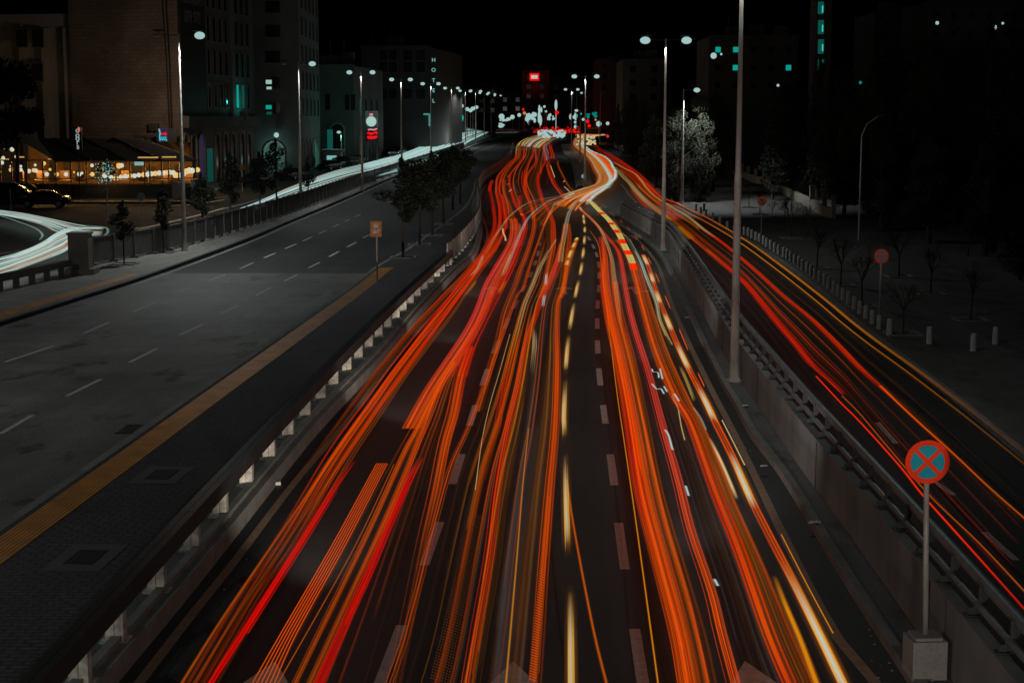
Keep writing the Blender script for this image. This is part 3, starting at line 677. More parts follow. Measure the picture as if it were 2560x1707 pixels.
# ---------------------------------------------------------------- bollards
M['bollard'] = mat('bollard_concrete', (0.62,0.61,0.57), (0.45,0.44,0.41), 0.8, 5)
bol0 = None
allb = BOL[::-1]
def make_bollard(loc, label, grp):
    mb = MB(); mb.tube((0,0,0),(0,0,.52),.10,.09,12); mb.tube((0,0,.52),(0,0,.55),.09,.06,12)
    o = obj('bollard', mb, M['bollard'], None, False, False); o.location = loc; return tag(o, label, 'bollard', grp)
for i, (px, py) in enumerate(allb):
    p = G(px, py, 'plaza'); lb = f'short pale concrete bollard, {ordw(i)} from the near end of the kerb row'
    if bol0 is None: bol0 = make_bollard(p, lb, 'bollards on the plaza'); o = bol0
    else:
        o = bol0.copy(); COL.objects.link(o); o.location = p; o['label'] = lb
for (px, py, lb) in ((2223,838,'bollard at the plaza corner where the kerb row bends away'),(2323,859,'bollard standing alone right of the plaza corner, left of two more'),(2433,877,'lowest bollard of the loose trio on the dark plaza at right'),(2488,860,'rightmost bollard of the loose trio on the dark plaza'),(1760,527,'far bollard standing just behind the start of the kerb row'),(1957,521,'lone bollard on the pale path near the park pillars'),(1978,523,'bollard right of the lone one on the pale park path')):
    o = bol0.copy(); COL.objects.link(o); o.location = G(px, py, 'plaza'); o['label'] = lb; o.scale = (1.15,1.15,1.15)

# ---------------------------------------------------------------- covers and drains let into the ground
M['iron'] = mat('cast_iron', (0.03,0.03,0.03), (0.02,0.02,0.02), 0.6, 12)
M['frame_c'] = mat('cover_frame', (0.10,0.10,0.098), (0.075,0.075,0.073), 0.8, 8)
for px, py, w_, lb in ((215,1393,.95,'square dark manhole cover in a pale frame set in the brick footway, nearer of two'),(405,1187,.95,'square dark manhole cover in a pale frame set in the brick footway, farther of two')):
    q = G(px, py, 'pave'); t = thing('manhole_cover', lb, 'manhole cover', q, .0, 'manhole covers in the footway')
    mb = MB(); mb.box((q.x,q.y,q.z+.004),(w_*1.0,1.6,.012),-.06); fr_ = obj('frame', mb, M['frame_c'], t)
    mb = MB(); mb.box((q.x,q.y,q.z+.014),(w_*.52,.85,.012),-.06)
    for k in range(6): mb.box((q.x-.2+.08*k,q.y,q.z+.022),(.02,.8,.006),-.06)
    obj('cover', mb, M['iron'], t)
q = G(340, 1073, 'brt'); t = thing('drain_grate', 'dark rectangular drain grate in the bus road against the footway kerb', 'drain', q)
mb = MB()
for k in range(9): mb.box((q.x-.32+.08*k,q.y,q.z+.012),(.035,1.0,.012))
mb.box((q.x,q.y-.52,q.z+.012),(.75,.05,.014)); mb.box((q.x,q.y+.52,q.z+.012),(.75,.05,.014)); obj('bars', mb, M['iron'], t)
mb = MB(); mb.box((q.x,q.y,q.z+.003),(.72,1.05,.004)); obj('pit', mb, M['black'], t)  # flat black sheet standing for the shade below the bars
# dropped cup by the kerb and paper scraps on the ledge
q = G(692, 1215, 'main'); mb = MB(); mb.tube(q+Vector((-.05,0,.05)), q+Vector((.07,.04,.05)), .035,.045,12); tag(obj('paper_cup', mb, M['sign_white']), 'crushed paper cup lying on the road by the left kerb', 'cup')
for k, (px, py, s, lb) in enumerate(((1910,1165,.05,'white scrap of paper on the kerb edge below the wall'),(2036,1306,.07,'larger white scrap of litter on the dark wall ledge'),(1718,794,.06,'small white scrap on the kerb left of the thick lamp pole'),(1863,1014,.05,'small pale scrap on the ledge just below the lamp pole foot'))):
    q = G(px, py, 'main', .18); mb = MB(); mb.poly([q+Vector((-s*2,-s,0.004)),q+Vector((s*1.4,-s*1.2,.012)),q+Vector((s*2,s*1.1,.004)),q+Vector((-s,s,.02))]); mb.poly([q+Vector((-s,-s,0.024)),q+Vector((s*1.4,-s*1.2,.03)),q+Vector((s,s*1.1,.026))]); tag(obj('litter', mb, M['sign_white']), lb, 'litter', 'litter on the ledge')

# spots added for passing headlights, aimed to light the posts, wall and signs
def beam(loc, aim, e, size, blend=.8, c=(1,.90,.78)):
    ld = bpy.data.lights.new('headlight_fill', 'SPOT'); ld.energy = e; ld.spot_size = R(size); ld.spot_blend = blend; ld.color = c; ld.shadow_soft_size = .12
    o = bpy.data.objects.new('headlight_fill', ld); COL.objects.link(o); o.location = loc
    o.rotation_euler = (Vector(aim)-Vector(loc)).to_track_quat('-Z','Y').to_euler()
for Yb_ in (6, 22, 36, 50, 64, 78, 92, 106):
    x_ = kerbL(Yb_)+2.6; beam((x_, Yb_, .85), (par(Yb_+16), Yb_+16, .95), 2700 if Yb_ > 20 else 700, 34)
for Yb_ in (0, 24, 46, 70, 94):
    x_ = wallL(Yb_)-3.6; beam((x_, Yb_, .85), (wallL(Yb_+20), Yb_+20, 1.9), 2600, 40, .8, (1,.95,.90))
b_ = G(2310, 1685, 'main', .15); beam((b_.x-1.0, -34, .9), (b_.x+.05, b_.y, 2.6), 30000, 5.2, .5, (1,.95,.88))  # narrow spot added to brighten the near sign and its block
b_ = G(2197, 822, 'plaza'); beam((b_.x-1.5, 12, .3), (b_.x, b_.y, 2.6), 10000, 3.0, .5)  # narrow spot added to brighten the smaller sign on the plaza edge

rng = random.Random(77); mb = MB()
for k in range(90):
    Y_ = 20+rng.random()**1.6*60; side_ = rng.random()
    x_ = ledge(Y_)-.06-abs(rng.gauss(0,.16)) if side_ < .5 else (wallL(Y_)-.08-abs(rng.gauss(0,.2)) if side_ < .72 else kerbL(Y_)+.08+abs(rng.gauss(0,.3)))
    z_ = .01 if side_ < .5 or side_ >= .72 else .165; s_ = rng.uniform(.008,.024); mb.box((x_,Y_,z_+s_*.3),(s_*rng.uniform(1,2.2),s_,s_*.6),rng.uniform(0,3))
tag(obj('road_grit', mb, mat('grit',(.30,.29,.27),(.16,.155,.15),.9,20)), 'scattered pale grit and paper specks along the kerbs', 'grit', None, 'stuff')
# ---------------------------------------------------------------- trees
M['bark'] = mat('bark', (0.07,0.055,0.045), (0.04,0.032,0.027), 0.95, 6, bump=.4)
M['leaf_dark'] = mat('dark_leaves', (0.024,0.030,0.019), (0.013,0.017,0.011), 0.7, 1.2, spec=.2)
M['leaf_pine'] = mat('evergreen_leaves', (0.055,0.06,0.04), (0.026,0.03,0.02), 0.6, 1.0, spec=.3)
def leaves(mb, rng, c, rad, n, size):
    for _ in range(n):
        while True:
            v = Vector((rng.uniform(-1,1), rng.uniform(-1,1), rng.uniform(-1,1)))
            if v.length <= 1: break
        if v.length > .01: v = v.normalized() * (v.length ** .6)
        p = Vector((c[0]+v.x*rad[0], c[1]+v.y*rad[1], c[2]+v.z*rad[2])); s = size*rng.uniform(.6,1.4)
        a = Vector((rng.uniform(-1,1), rng.uniform(-1,1), rng.uniform(-.7,.7))).normalized(); b_ = a.orthogonal().normalized()
        b_ = (Matrix.Rotation(rng.uniform(0,6.28),3,a) @ b_)
        mb.quad(p-a*s, p+b_*s*.45, p+a*s, p-b_*s*.45)
def tree_mesh(kind, seed):
    rng = random.Random(seed); tr = MB(); cr = MB()
    if kind == 'young':        # unit: 1 m high, narrow uneven crown above a bare stem
        tr.tube((0,0,0),(.01,0,.45),.013,.010,7); tr.tube((.01,0,.45),(0,.01,.92),.010,.003,6)
        for k in range(13):
            z = .42+.5*k/12; rr = .17*math.sin(math.pi*min(1,(k+1.3)/13.5))**.7
            a = rng.uniform(0,6.28); d = rr*rng.uniform(.25,.8); e = (math.cos(a)*d, math.sin(a)*d, z+rng.uniform(-.02,.03))
            tr.tube((.005,0,z-.06), e, .004,.002,4)
            leaves(cr, rng, e, (rr*.62,rr*.62,.062), 130, .019)
    elif kind == 'round':
        tr.tube((0,0,0),(.01,.01,.4),.020,.016,7); tr.tube((.01,.01,.4),(0,0,.85),.014,.003,6)
        for k in range(20):
            a = rng.uniform(0,6.28); zz = rng.uniform(-1,1); d = .24*math.sqrt(1-zz*zz*.8)*rng.uniform(.4,1)
            e = (math.cos(a)*d, math.sin(a)*d, .68+zz*.26); tr.tube((0,0,.42+.12*rng.random()), e, .006,.002,4)
            leaves(cr, rng, e, (.12,.12,.085), 170, .024)
    elif kind == 'conifer':
        tr.tube((0,0,0),(0,0,.95),.02,.004,7)
        for k in range(46):
            z = .14+.83*(k/45); rr = .17*(1-(k/45))**.75+.012; a = rng.uniform(0,6.28); d = rr*rng.uniform(.3,.9)
            e = (math.cos(a)*d, math.sin(a)*d, z-.02*rng.random()); tr.tube((0,0,z), e, .005,.002,4)
            leaves(cr, rng, e, (rr*.5,rr*.5,.045), 62, .017)
    else:                       # 'big' spreading evergreen
        tr.tube((0,0,0),(.02,0,.3),.035,.026,8); tr.tube((.02,0,.3),(0,.02,.75),.024,.006,7)
        for k in range(46):
            a = rng.uniform(0,6.28); zz = rng.uniform(-.95,1); d = .29*math.sqrt(max(0.03,1-zz*zz))*rng.uniform(.35,1.05)*(1.05 if zz<.2 else .85)
            e = (math.cos(a)*d, math.sin(a)*d, .50+zz*.45); tr.tube((0.01,0,max(.15,e[2]-.15)), e, .008,.002,4)
            leaves(cr, rng, e, (.085,.085,.065), 230, .0115)
    return tr, cr
TREES = {}
def plant(kind, seed, loc, h, label, cat='tree', leafm='leaf_dark', name='tree', group=None, rz=None, wide=1.0):
    rng = random.Random(int(loc[0]*97+loc[1]*13)); key = (kind, seed, leafm)
    if key not in TREES:
        tr, cr = tree_mesh(kind, seed); t = thing(name, label, cat, loc, rz or rng.uniform(0,6.28), group)
        obj('trunk', tr, M['bark'], t, False, False); obj('crown', cr, M[leafm], t, False, False); TREES[key] = t
    else:
        t = dup(TREES[key], loc, rz or rng.uniform(0,6.28), label); t.name = name
        if group: t['group'] = group
        elif 'group' in t: del t['group']
    t.scale = (h*wide, h*wide, h); return t
def from_px(bx, by, top, layer='pave'):
    b_ = G(bx*D, by*D, layer); return b_, (by-top)*D/F*b_.y*1.02
for i, (bx, by, tp) in enumerate(((285,607,462),(376,580,436),(466,552,400),(530,530,355),(597,506,352),(637,497,325),(708,472,362))):
    b_, h = from_px(bx, by, tp); plant('young', 1+i%2, b_, h, f'small young tree by the slatted fence, {ORD[i]} from the near end of the left pavement', group='young trees along the left fence', name='young_tree', wide=1.05)
for i, (bx, by, tp) in enumerate(((926,592,385),(963,562,372),(993,541,362),(1019,515,352),(1040,484,346),(1056,468,342))):
    b_, h = from_px(bx, by, tp); plant('round' if i%2 else 'young', 3+i%3, b_, h*(1.0 if i%2 else 1.08), f'dark round street tree on the brick footway, {ORD[i]} from the bus stop sign', group='street trees on the brick footway', name='street_tree', wide=.95 if i%2 else 1.35)
# earth pits
M['pit'] = mat('pit_kerb', (0.28,0.27,0.25), (0.18,0.17,0.16), 0.85, 3)
mb = MB()
def pit(q, s):
    for dx, dy, a, b2 in ((-s,0,.1,2*s),(s,0,.1,2*s)): mb.box((q.x+dx,q.y,q.z+.02),(a,b2+.1,.06))
    for dy in (-s, s): mb.box((q.x,q.y+dy,q.z+.02),(2*s-.1,.1,.06))
for bx, by in ((285,607),(376,580),(466,552)): pit(G(bx*D,by*D,'pave'), .6)
for bx, by in ((926,592),(963,562),(993,541),(1019,515)): pit(G(bx*D,by*D,'pave'), .62)
for px, py in ((1872,519),(1900,536),(1977,595),(2042,671),(2102,713),(2155,765),(2248,691),(2326,735),(2427,800),(2258,835)): pit(G(px,py,'plaza'), .6)
struct('tree_pit_kerbs', mb, M['pit'])
# bare plaza trees
def bare_mesh(seed):
    rng = random.Random(seed); mb = MB()
    def br(p, d, L_, r, lv):
        q = p + d*L_; mb.tube(p, q, r, r*.68, 5 if lv > 1 else 6, caps=False)
        if lv >= 5: return
        for _ in range(rng.choice((3,3,4)) if lv else 6):
            ax = d.orthogonal().normalized(); ax = Matrix.Rotation(rng.uniform(0,6.28),3,d) @ ax
            nd = (Matrix.Rotation(rng.uniform(.2,.7),3,ax) @ d); nd.z += .10; br(q, nd.normalized(), L_*rng.uniform(.55,.85)*(.62 if lv==0 else 1), r*.52, lv+1)
    br(Vector((0,0,0)), Vector((.02,.03,1)).normalized(), .42, .020, 0); return mb
BARE = {}
bare = [(1872,519,440),(1838,500,440),(1900,536,440),(1977,595,460),(2042,671,520),(2102,713,545),(2155,765,565),(2248,691,515),(2326,735,560),(2427,800,600),(2258,835,640),(1962,556,470),(2020,590,470),(2420,640,480),(2060,520,360),(1930,548,480)]
for i, (px, py, tp) in enumerate(bare):
    q = G(px, py, 'plaza'); h = (py-tp)/F*q.y; s = i % 3
    lb = ['thin bare tree near the park pillars, first right of the thick lamp pole','bare tree tip behind the thick lamp pole','bare tree beside the orange-rimmed turn sign','bare tree right of the turn sign on the pale paving','bare tree in the middle of the plaza above the bollard row','taller bare tree leaning left of the far no stopping sign, nearer the kerb','bare tree with leaning trunk directly left of the smaller no stopping sign','bare tree behind the smaller no stopping sign','bare tree right of the smaller no stopping sign','rightmost bare tree standing in a kerbed pit on the dark plaza','low wide bare tree at the kerb corner by the last bollards','small bare tree between the turn sign and the pillars','bare sapling at the back of the plaza below the park wall','faint bare tree at the dark plaza edge near the right side','tall bare tree beyond the park pillars','low bare bush-like tree right behind the turn sign'][i]
    if s not in BARE:
        t = thing('bare_tree', lb, 'tree', q, i*1.3, 'bare trees on the plaza'); b2 = bare_mesh(20+s); obj('branches', b2, M['bark'], t, False, False); BARE[s] = t
    else: t = dup(BARE[s], q, i*1.3, lb)
    t.scale = (h*.72, h*.72, h*.72)
# the lamp-lit evergreen and its dark neighbours
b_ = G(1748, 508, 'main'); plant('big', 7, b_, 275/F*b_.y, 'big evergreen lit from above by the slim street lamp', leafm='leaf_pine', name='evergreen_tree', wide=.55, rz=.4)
rng = random.Random(5)
darks = [(1690,505,270,'big'),(1640,470,285,'big'),(1610,440,255,'conifer'),(1660,440,180,'conifer'),(1580,410,250,'big'),(1780,480,225,'big'),(1545,380,262,'conifer'),
 (1850,500,215,'conifer'),(1905,470,190,'big'),(1960,500,150,'conifer'),(2010,510,170,'big'),(2075,540,165,'conifer'),(2130,520,110,'big'),(2180,540,120,'conifer'),(2235,560,110,'conifer'),(2290,560,80,'big'),(2345,580,60,'conifer'),(2395,600,40,'conifer'),(2440,600,130,'big'),(2490,640,90,'conifer'),(2540,640,70,'big'),
 (2200,610,340,'big'),(2330,640,360,'big'),(2470,690,380,'big'),(2090,580,330,'big'),(2550,720,420,'big'),(2400,700,450,'big'),(2010,545,330,'big')]
for i, (px, py, tp, kd) in enumerate(darks):
    q = G(px, py, 'plaza'); q.x += 0 if px < 1800 else 3; h = (py-tp)/F*q.y
    lb = f'dark {"cypress-like conifer" if kd=="conifer" else "spreading evergreen"} in the unlit park, {ordw(i)} of the grove counted from the road'
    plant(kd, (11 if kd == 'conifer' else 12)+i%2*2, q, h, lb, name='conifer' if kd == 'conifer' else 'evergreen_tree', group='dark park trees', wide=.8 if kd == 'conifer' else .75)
for (px, py, tp, kd, lb) in ((1236,352,305,'conifer','black cypress at the far end of the left street lamps'),(1325,343,300,'big','low dark bush glowing red at the far bend of the main road'),(45,500,150,'round','tall dark tree at the left edge behind the parked cars'),(980,372,300,'big','dark palm-like tree beside the round illuminated sign')):
    q = G(px, py, 'serv' if px < 1000 else 'main'); plant(kd, 11 if kd == 'conifer' else 12, q, (py-tp)/F*q.y, lb, name='tree', wide=.8)

# ---------------------------------------------------------------- park wall with stone pillars
M['stone'] = mat('park_stone', (0.36,0.33,0.28), (0.22,0.20,0.17), 0.85, 3.0, bump=.3)
pil = [(1803,948,15),(1814,949,12),(1826,950,16),(1855,985,16),(1870,1000,16),(1889,1015,16),(1909,1025,18),(1930,1055,20),(1957,1072,34),(2029,1160,26),(2060,1200,24),(2083,1215,22)]
pil = [(a, (b2)/2.2395, w2/2.2395) for a, b2, w2 in pil]
t = thing('park_wall', 'row of square stone pillars on a low park wall climbing away on the right', 'wall', G(pil[-1][0], pil[-1][1], 'plaza'))
prev = None
for px, py, w2 in pil:
    q = G(px, py+4, 'plaza'); ww = w2/F*q.y; hh = 72/2.2395/F*q.y*(1.0 if py < 470 else 1.7)
    mb = MB(); mb.prism([(q.x-ww/2,q.y-ww/2),(q.x+ww/2,q.y-ww/2),(q.x+ww/2,q.y+ww/2),(q.x-ww/2,q.y+ww/2)], q.z, q.z+hh)
    mb.prism([(q.x-ww*.6,q.y-ww*.6),(q.x+ww*.6,q.y-ww*.6),(q.x+ww*.6,q.y+ww*.6),(q.x-ww*.6,q.y+ww*.6)], q.z+hh+.003, q.z+hh+.12); obj('pillar', mb, M['stone'], t)
    if prev is not None:
        a = prev; mb = MB(); d_ = (q-a); ang = math.atan2(d_.y, d_.x); c_ = (q+a)/2; mb.box((c_.x,c_.y,c_.z+.38),(max(.3,Vector((d_.x,d_.y)).length-ww),.28,.8),ang); obj('low_wall', mb, M['stone'], t)
    prev = q
q = G(1790, 432, 'plaza'); mb = MB(); a0, a1 = G(1785,424,'plaza'), G(1835,452,'plaza')
# far roadside wall on the right
a0, a1, a2 = G(1537,362,'main'), G(1562,389,'main'), G(1614,389,'main'); mb = MB()
for p_, q_ in ((a0,a1),(a1,a2)):
    d_ = q_-p_; c_ = (p_+q_)/2; mb.box((c_.x,c_.y,c_.z+.6),(d_.length,.4,1.2), math.atan2(d_.y,d_.x))
tag(obj('boundary_wall', mb, M['stone']), 'low pale boundary wall turning a corner below the dark trees at the far right bend', 'wall')
q = G(1556, 375, 'main'); pA = P(1556, 338, q.y); t = thing('direction_sign', 'dark unlit direction board on a post above the far right boundary wall', 'sign', q)
mb = MB(); mb.tube(q, (q.x,q.y,pA.z), .12, n=8); mb.tube(q+Vector((1.0,0,0)), (q.x+1.0,q.y,pA.z), .10, n=8); obj('post', mb, M['pole'], t)
w2 = 27/F*q.y; mb = MB(); mb.box((q.x+w2*.45,q.y-.1,pA.z+.4),(w2,.12,12/F*q.y)); obj('board', mb, M['steel_dark'], t)

# ---------------------------------------------------------------- buildings on the left
M['facade'] = mat('facade_stone', (0.30,0.28,0.25), (0.22,0.205,0.185), 0.9, .25, bump=.1)
m_, t_, b__ = newmat('blank_brick'); br = t_.nodes.new('ShaderNodeTexBrick'); br.inputs['Scale'].default_value = 1.0; br.inputs['Brick Width'].default_value = .8; br.inputs['Row Height'].default_value = .4
br.inputs['Mortar Size'].default_value = .02; br.inputs['Color1'].default_value = (.21,.165,.135,1); br.inputs['Color2'].default_value = (.17,.13,.105,1); br.inputs['Mortar'].default_value = (.10,.085,.07,1)
tc_ = t_.nodes.new('ShaderNodeTexCoord'); mp_ = t_.nodes.new('ShaderNodeMapping'); mp_.inputs['Rotation'].default_value = (R(90),0,0); t_.links.new(tc_.outputs['Object'], mp_.inputs[0]); t_.links.new(mp_.outputs[0], br.inputs[0])
nz_ = t_.nodes.new('ShaderNodeTexNoise'); nz_.inputs['Scale'].default_value = .25; nz_.inputs['Detail'].default_value = 6; t_.links.new(tc_.outputs['Object'], nz_.inputs[0])
rr_ = t_.nodes.new('ShaderNodeValToRGB'); rr_.color_ramp.elements[0].position = .3; rr_.color_ramp.elements[0].color = (.6,.6,.6,1); rr_.color_ramp.elements[1].position = .7; t_.links.new(nz_.outputs['Fac'], rr_.inputs[0])
mx_ = t_.nodes.new('ShaderNodeMix'); mx_.data_type = 'RGBA'; mx_.blend_type = 'MULTIPLY'; mx_.inputs[0].default_value = 1; t_.links.new(br.outputs[0], mx_.inputs[6]); t_.links.new(rr_.outputs[0], mx_.inputs[7]); t_.links.new(mx_.outputs[2], b__.inputs['Base Color']); b__.inputs['Roughness'].default_value = .9
M['blank'] = m_
M['office_stone'] = mat('office_stone', (0.12,0.115,0.105), (0.085,0.08,0.075), 0.9, .25)
M['night_block'] = mat('night_block', (0.07,0.067,0.063), (0.05,0.048,0.045), 0.9, .25)
M['dark_facade'] = mat('dark_facade', (0.16,0.155,0.15), (0.10,0.10,0.095), 0.9, .3)
M['glass'] = mat('dark_glass', (0.02,0.022,0.022), (0.012,0.013,0.013), 0.12, 1, spec=.5)
M['wframe'] = mat('window_frame', (0.12,0.115,0.11), (0.08,0.08,0.075), 0.6, 4)
M['win_white'] = emat('lit_window_white', srgb(150,185,178), 1)
M['win_teal'] = emat('lit_window_teal', srgb(10,150,135), 1)
M['win_teal_dim'] = emat('lit_window_teal_dim', srgb(8,75,66), 1)
def wall_pt(o, d, u, z, off=0.0):     # point on a facade: origin o, horizontal direction d
    n = Vector((d.y, -d.x, 0)); return Vector((o[0]+d.x*u+n.x*off, o[1]+d.y*u+n.y*off, z))
def window(par_, o, d, u, z, w2, h, glass='glass', fr=.10, name='window', off=0.0):
    ang = math.atan2(d.y, d.x); mb = MB()
    for (uu, zz, ww, hh) in ((u-w2/2-fr/2, z+h/2, fr, h+2*fr),(u+w2/2+fr/2, z+h/2, fr, h+2*fr),(u, z-fr/2, w2, fr),(u, z+h+fr/2, w2, fr)):
        c = wall_pt(o, d, uu, zz, .05+off); mb.box(c,(ww,.12,hh),ang)
    f_ = obj(name, mb, M['wframe'], par_); mb = MB()
    q = [wall_pt(o,d,u-w2/2,z,.02+off), wall_pt(o,d,u+w2/2,z,.02+off), wall_pt(o,d,u+w2/2,z+h,.02+off), wall_pt(o,d,u-w2/2,z+h,.02+off)]; mb.quad(*q); obj('pane', mb, M[glass], f_); return f_
def arch(par_, o, d, u, z0, w2, h, m, name='arch', off=.03, fr=True):
    n = 14; r = w2/2; pts = [(u-r, z0), (u+r, z0)] + [(u+r*math.cos(math.pi*k/n), z0+h-r+r*math.sin(math.pi*k/n)) for k in range(n+1)]
    mb = MB(); mb.poly([wall_pt(o,d,a,b2,off) for a, b2 in pts]); ob = obj(name, mb, M[m] if isinstance(m,str) else m, par_)
    if fr:
        mb = MB(); rim = [(u-r,z0)]+[(u-r*math.cos(math.pi*k/n), z0+h-r+r*math.sin(math.pi*k/n)) for k in range(n+1)]+[(u+r,z0)]
        mb.path([wall_pt(o,d,a,b2,off+.05) for a, b2 in rim], .16, 6); obj('arch_surround', mb, M['facade'], ob)
    return ob
# the big corner building: blank brick flank towards the camera, banded office facade along the road
c0 = Vector((-36.0,174,.13)); c1 = Vector((-32.7,203,.13)); dF = (c1-c0); lenF = dF.length; dF.normalize(); nF = Vector((dF.y,-dF.x,0))
bl = thing('office_building', 'tall corner office building with a blank brown flank wall and a dark vertical banner', 'building', c0)
x2 = c0 + Vector((-12.5, 3, 0)); x3 = c1 + Vector((-14, 6, 0))
mb = MB(); mb.prism([(c0.x,c0.y),(c1.x,c1.y),(x3.x,x3.y),(x2.x,x2.y)], .05, 30); obj('wall', mb, M['blank'], bl)
def slab(par_, name, o, d, u0, u1, z0, z1, th, m, off=0.0):
    mb = MB(); c = wall_pt(o,d,(u0+u1)/2,(z0+z1)/2,th/2+off); mb.box(c,(u1-u0,th,z1-z0),math.atan2(d.y,d.x)); return obj(name, mb, M[m] if isinstance(m, str) else m, par_)
slab(bl,'facade_panel', c0, dF, 9.2, lenF, 7.9, 30, .15, 'office_stone'); slab(bl,'cornice', c0, dF, -.3, lenF+.2, 6.6, 7.88, 1.1, 'office_stone')
bn = slab(bl,'banner', c0, dF, .4, 8.8, 7.95, 29.8, .25, mat('banner_black',(0.012,0.013,0.013),(0.02,0.02,0.02),.6,1))
M['dim_letter'] = mat('dull_banner_letters', (0.16,0.16,0.155), (0.10,0.10,0.10), .7, 3)
angF = math.atan2(dF.y, dF.x)
for s_, zz, sz in (('FOR RENT', 20.6, 1.75), ('079 973', 18.6, 1.75)):
    text_obj('lettering', s_, wall_pt(c0,dF,4.6,zz,.26), sz, M['dim_letter'], bn, (R(90),0,angF), .01)
for rw in range(5):
    z = 8.9+3.75*rw
    for k, u in enumerate((10.3,12.6,14.9,17.2,21.6,24.0,26.4)):
        lit = (rw == 0 and u == 21.6); window(bl, c0, dF, u, z, 1.15, 2.75, 'win_teal' if lit else ('win_teal_dim' if rw == 0 and u == 24.0 else 'glass'), off=.15)
slab(bl,'pilaster', c0, dF, 18.9, 20.0, 7.9, 30, .45, 'dark_facade')
mb = MB(); mb.box(wall_pt(c0,dF,21.7,8.0,.9),(1.2,.7,.9),angF); mb.tube(wall_pt(c0,dF,21.4,8.0,1.26),wall_pt(c0,dF,21.4,8.0,1.28),.3,n=14); obj('air_conditioner', mb, M['steel_dark'], bl)
M['purple'] = emat('purple_lit_arch', srgb(38,30,62), 1); M['tealdoor'] = emat('teal_lit_shutter', srgb(4,62,55), 1)  # arch and shutter emit their tint in place of light falling on them
for u, mm in ((1.6,'glass'),(4.2,mat('arch_dim',(.06,.04,.06),(.05,.035,.05),.8,2)),(7.2,M['purple']),(13.2,'glass'),(16.4,'glass'),(19.6,'glass'),(23.5,'glass'),(26.5,'glass')):
    arch(bl, c0, dF, u, .35, 2.0, 5.6, mm)
slab(bl,'shutter', c0, dF, 9.3, 11.4, .2, 4.2, .06, M['tealdoor'])
for k in range(2):     # cables hanging down the flank
    mb = MB(); a = P(405+k*9, -5, 173.0); c = P(424+k*5, 330, 173.0); mb.path([a, (a+c)/2+Vector((.08,0,0)), c], .07, 6); obj('cable', mb, M['black'], bl)
for px, py in ((385,318),(350,350),(378,352)):
    q = P(px,py,174.2); mb = MB(); mb.box((q.x,q.y,q.z),(1.0,.7,.8)); mb.tube((q.x,q.y-.36,q.z),(q.x,q.y-.38,q.z),.3,n=12); obj('air_conditioner', mb, M['steel_dark'], bl)
# left neighbour
q0, q1 = P(-40,300,181), P(205,300,178); b0 = thing('stone_building', 'dim stone building with a pale cornice at the far left edge', 'building', (q1.x,178,.1))
zt = P(100,50,180).z; mb = MB(); mb.prism([(q0.x-8,181),(q1.x,178),(q1.x,196),(q0.x-8,199)], .05, zt); obj('wall', mb, M['facade'], b0)
dB = Vector((1,0,0)); mb = MB(); mb.prism([(q0.x-8,180.4),(q1.x+.4,177.4),(q1.x+.4,178.6),(q0.x-8,181.6)], zt-.9, zt+.5); obj('cornice', mb, M['facade'], b0)
for k in range(5):
    x = q1.x-1.2-2.6*k; mb = MB(); mb.prism([(x-.45,177.5+k*.5),(x+.45,177.5+k*.5),(x+.45,179.5),(x-.45,179.5)], .1, zt-1); obj('pilaster', mb, M['facade'], b0)
for px, py in ((56,95),(95,180),(96,95)):
    q = P(px,py,178); window(b0, Vector((q.x-.0,178.0,0)), Vector((1,0,0)), 0, q.z-1, 1.2, 1.9, 'glass', off=.3)
# dark tower behind
t3o = P(640,300,215); t3e = P(750,300,215); t3f = P(800,300,242)
tw = thing('dark_tower', 'dark tower block with two small bright windows and a lit arch at its foot', 'building', (t3e.x,215,.15))
mb = MB(); mb.prism([(t3o.x-6,215),(t3e.x,215),(t3f.x,242),(t3o.x-6,244)], .05, 32); obj('wall', mb, M['dark_facade'], tw)
dX = Vector((1,0,0)); oT = Vector((0,215,0))
for r_, py in enumerate((15,75,140,205,268)):
    for px in (672,691):
        q = P(px,py,215); lit = px == 672 and py >= 205
        if lit:
            window(tw, oT, dX, q.x, q.z-.3, .8, .55, 'win_white' if py == 205 else 'win_teal'); window(tw, oT, dX, q.x+.03, q.z-1.0, .7, .35, 'win_white' if py == 205 else 'win_teal_dim')
        else: window(tw, oT, dX, q.x, q.z-.9, .9, 1.5)
dS = Vector((t3f.x-t3e.x, 27, 0)); dS.normalize(); oS = Vector((t3e.x,215,0))
for rw in range(6):
    for u in (4,9,14,19,24): window(tw, oS, dS, u, 8.0+3.6*rw, 1.5, 2.3)
M['arch_teal'] = emat('arch_lit_recess', srgb(48,78,74), 1)  # recess emits its pale teal in place of light inside the arch
q = P(680,390,215); arch(tw, oT, dX, P(678,0,215).x, .4, 2.7, 4.2, M['arch_teal'])
q = P(691,338,214.3); mb = MB(); mb.ball((q.x,214.3,q.z),.34); obj('arch_lamp', mb, M['lens'], tw)
for u in (3.5,8,12.5,17,21.5): arch(tw, oS, dS, u, .4, 2.4, 4.4, 'glass')
q0, q1 = P(800,300,232), P(813,400,232); slab(tw,'lit_jamb', Vector((q0.x,241,0)), dX, 0, .8, .3, 6.0, .3, 'win_teal_dim')  # jamb given the window emission in place of teal light falling on it
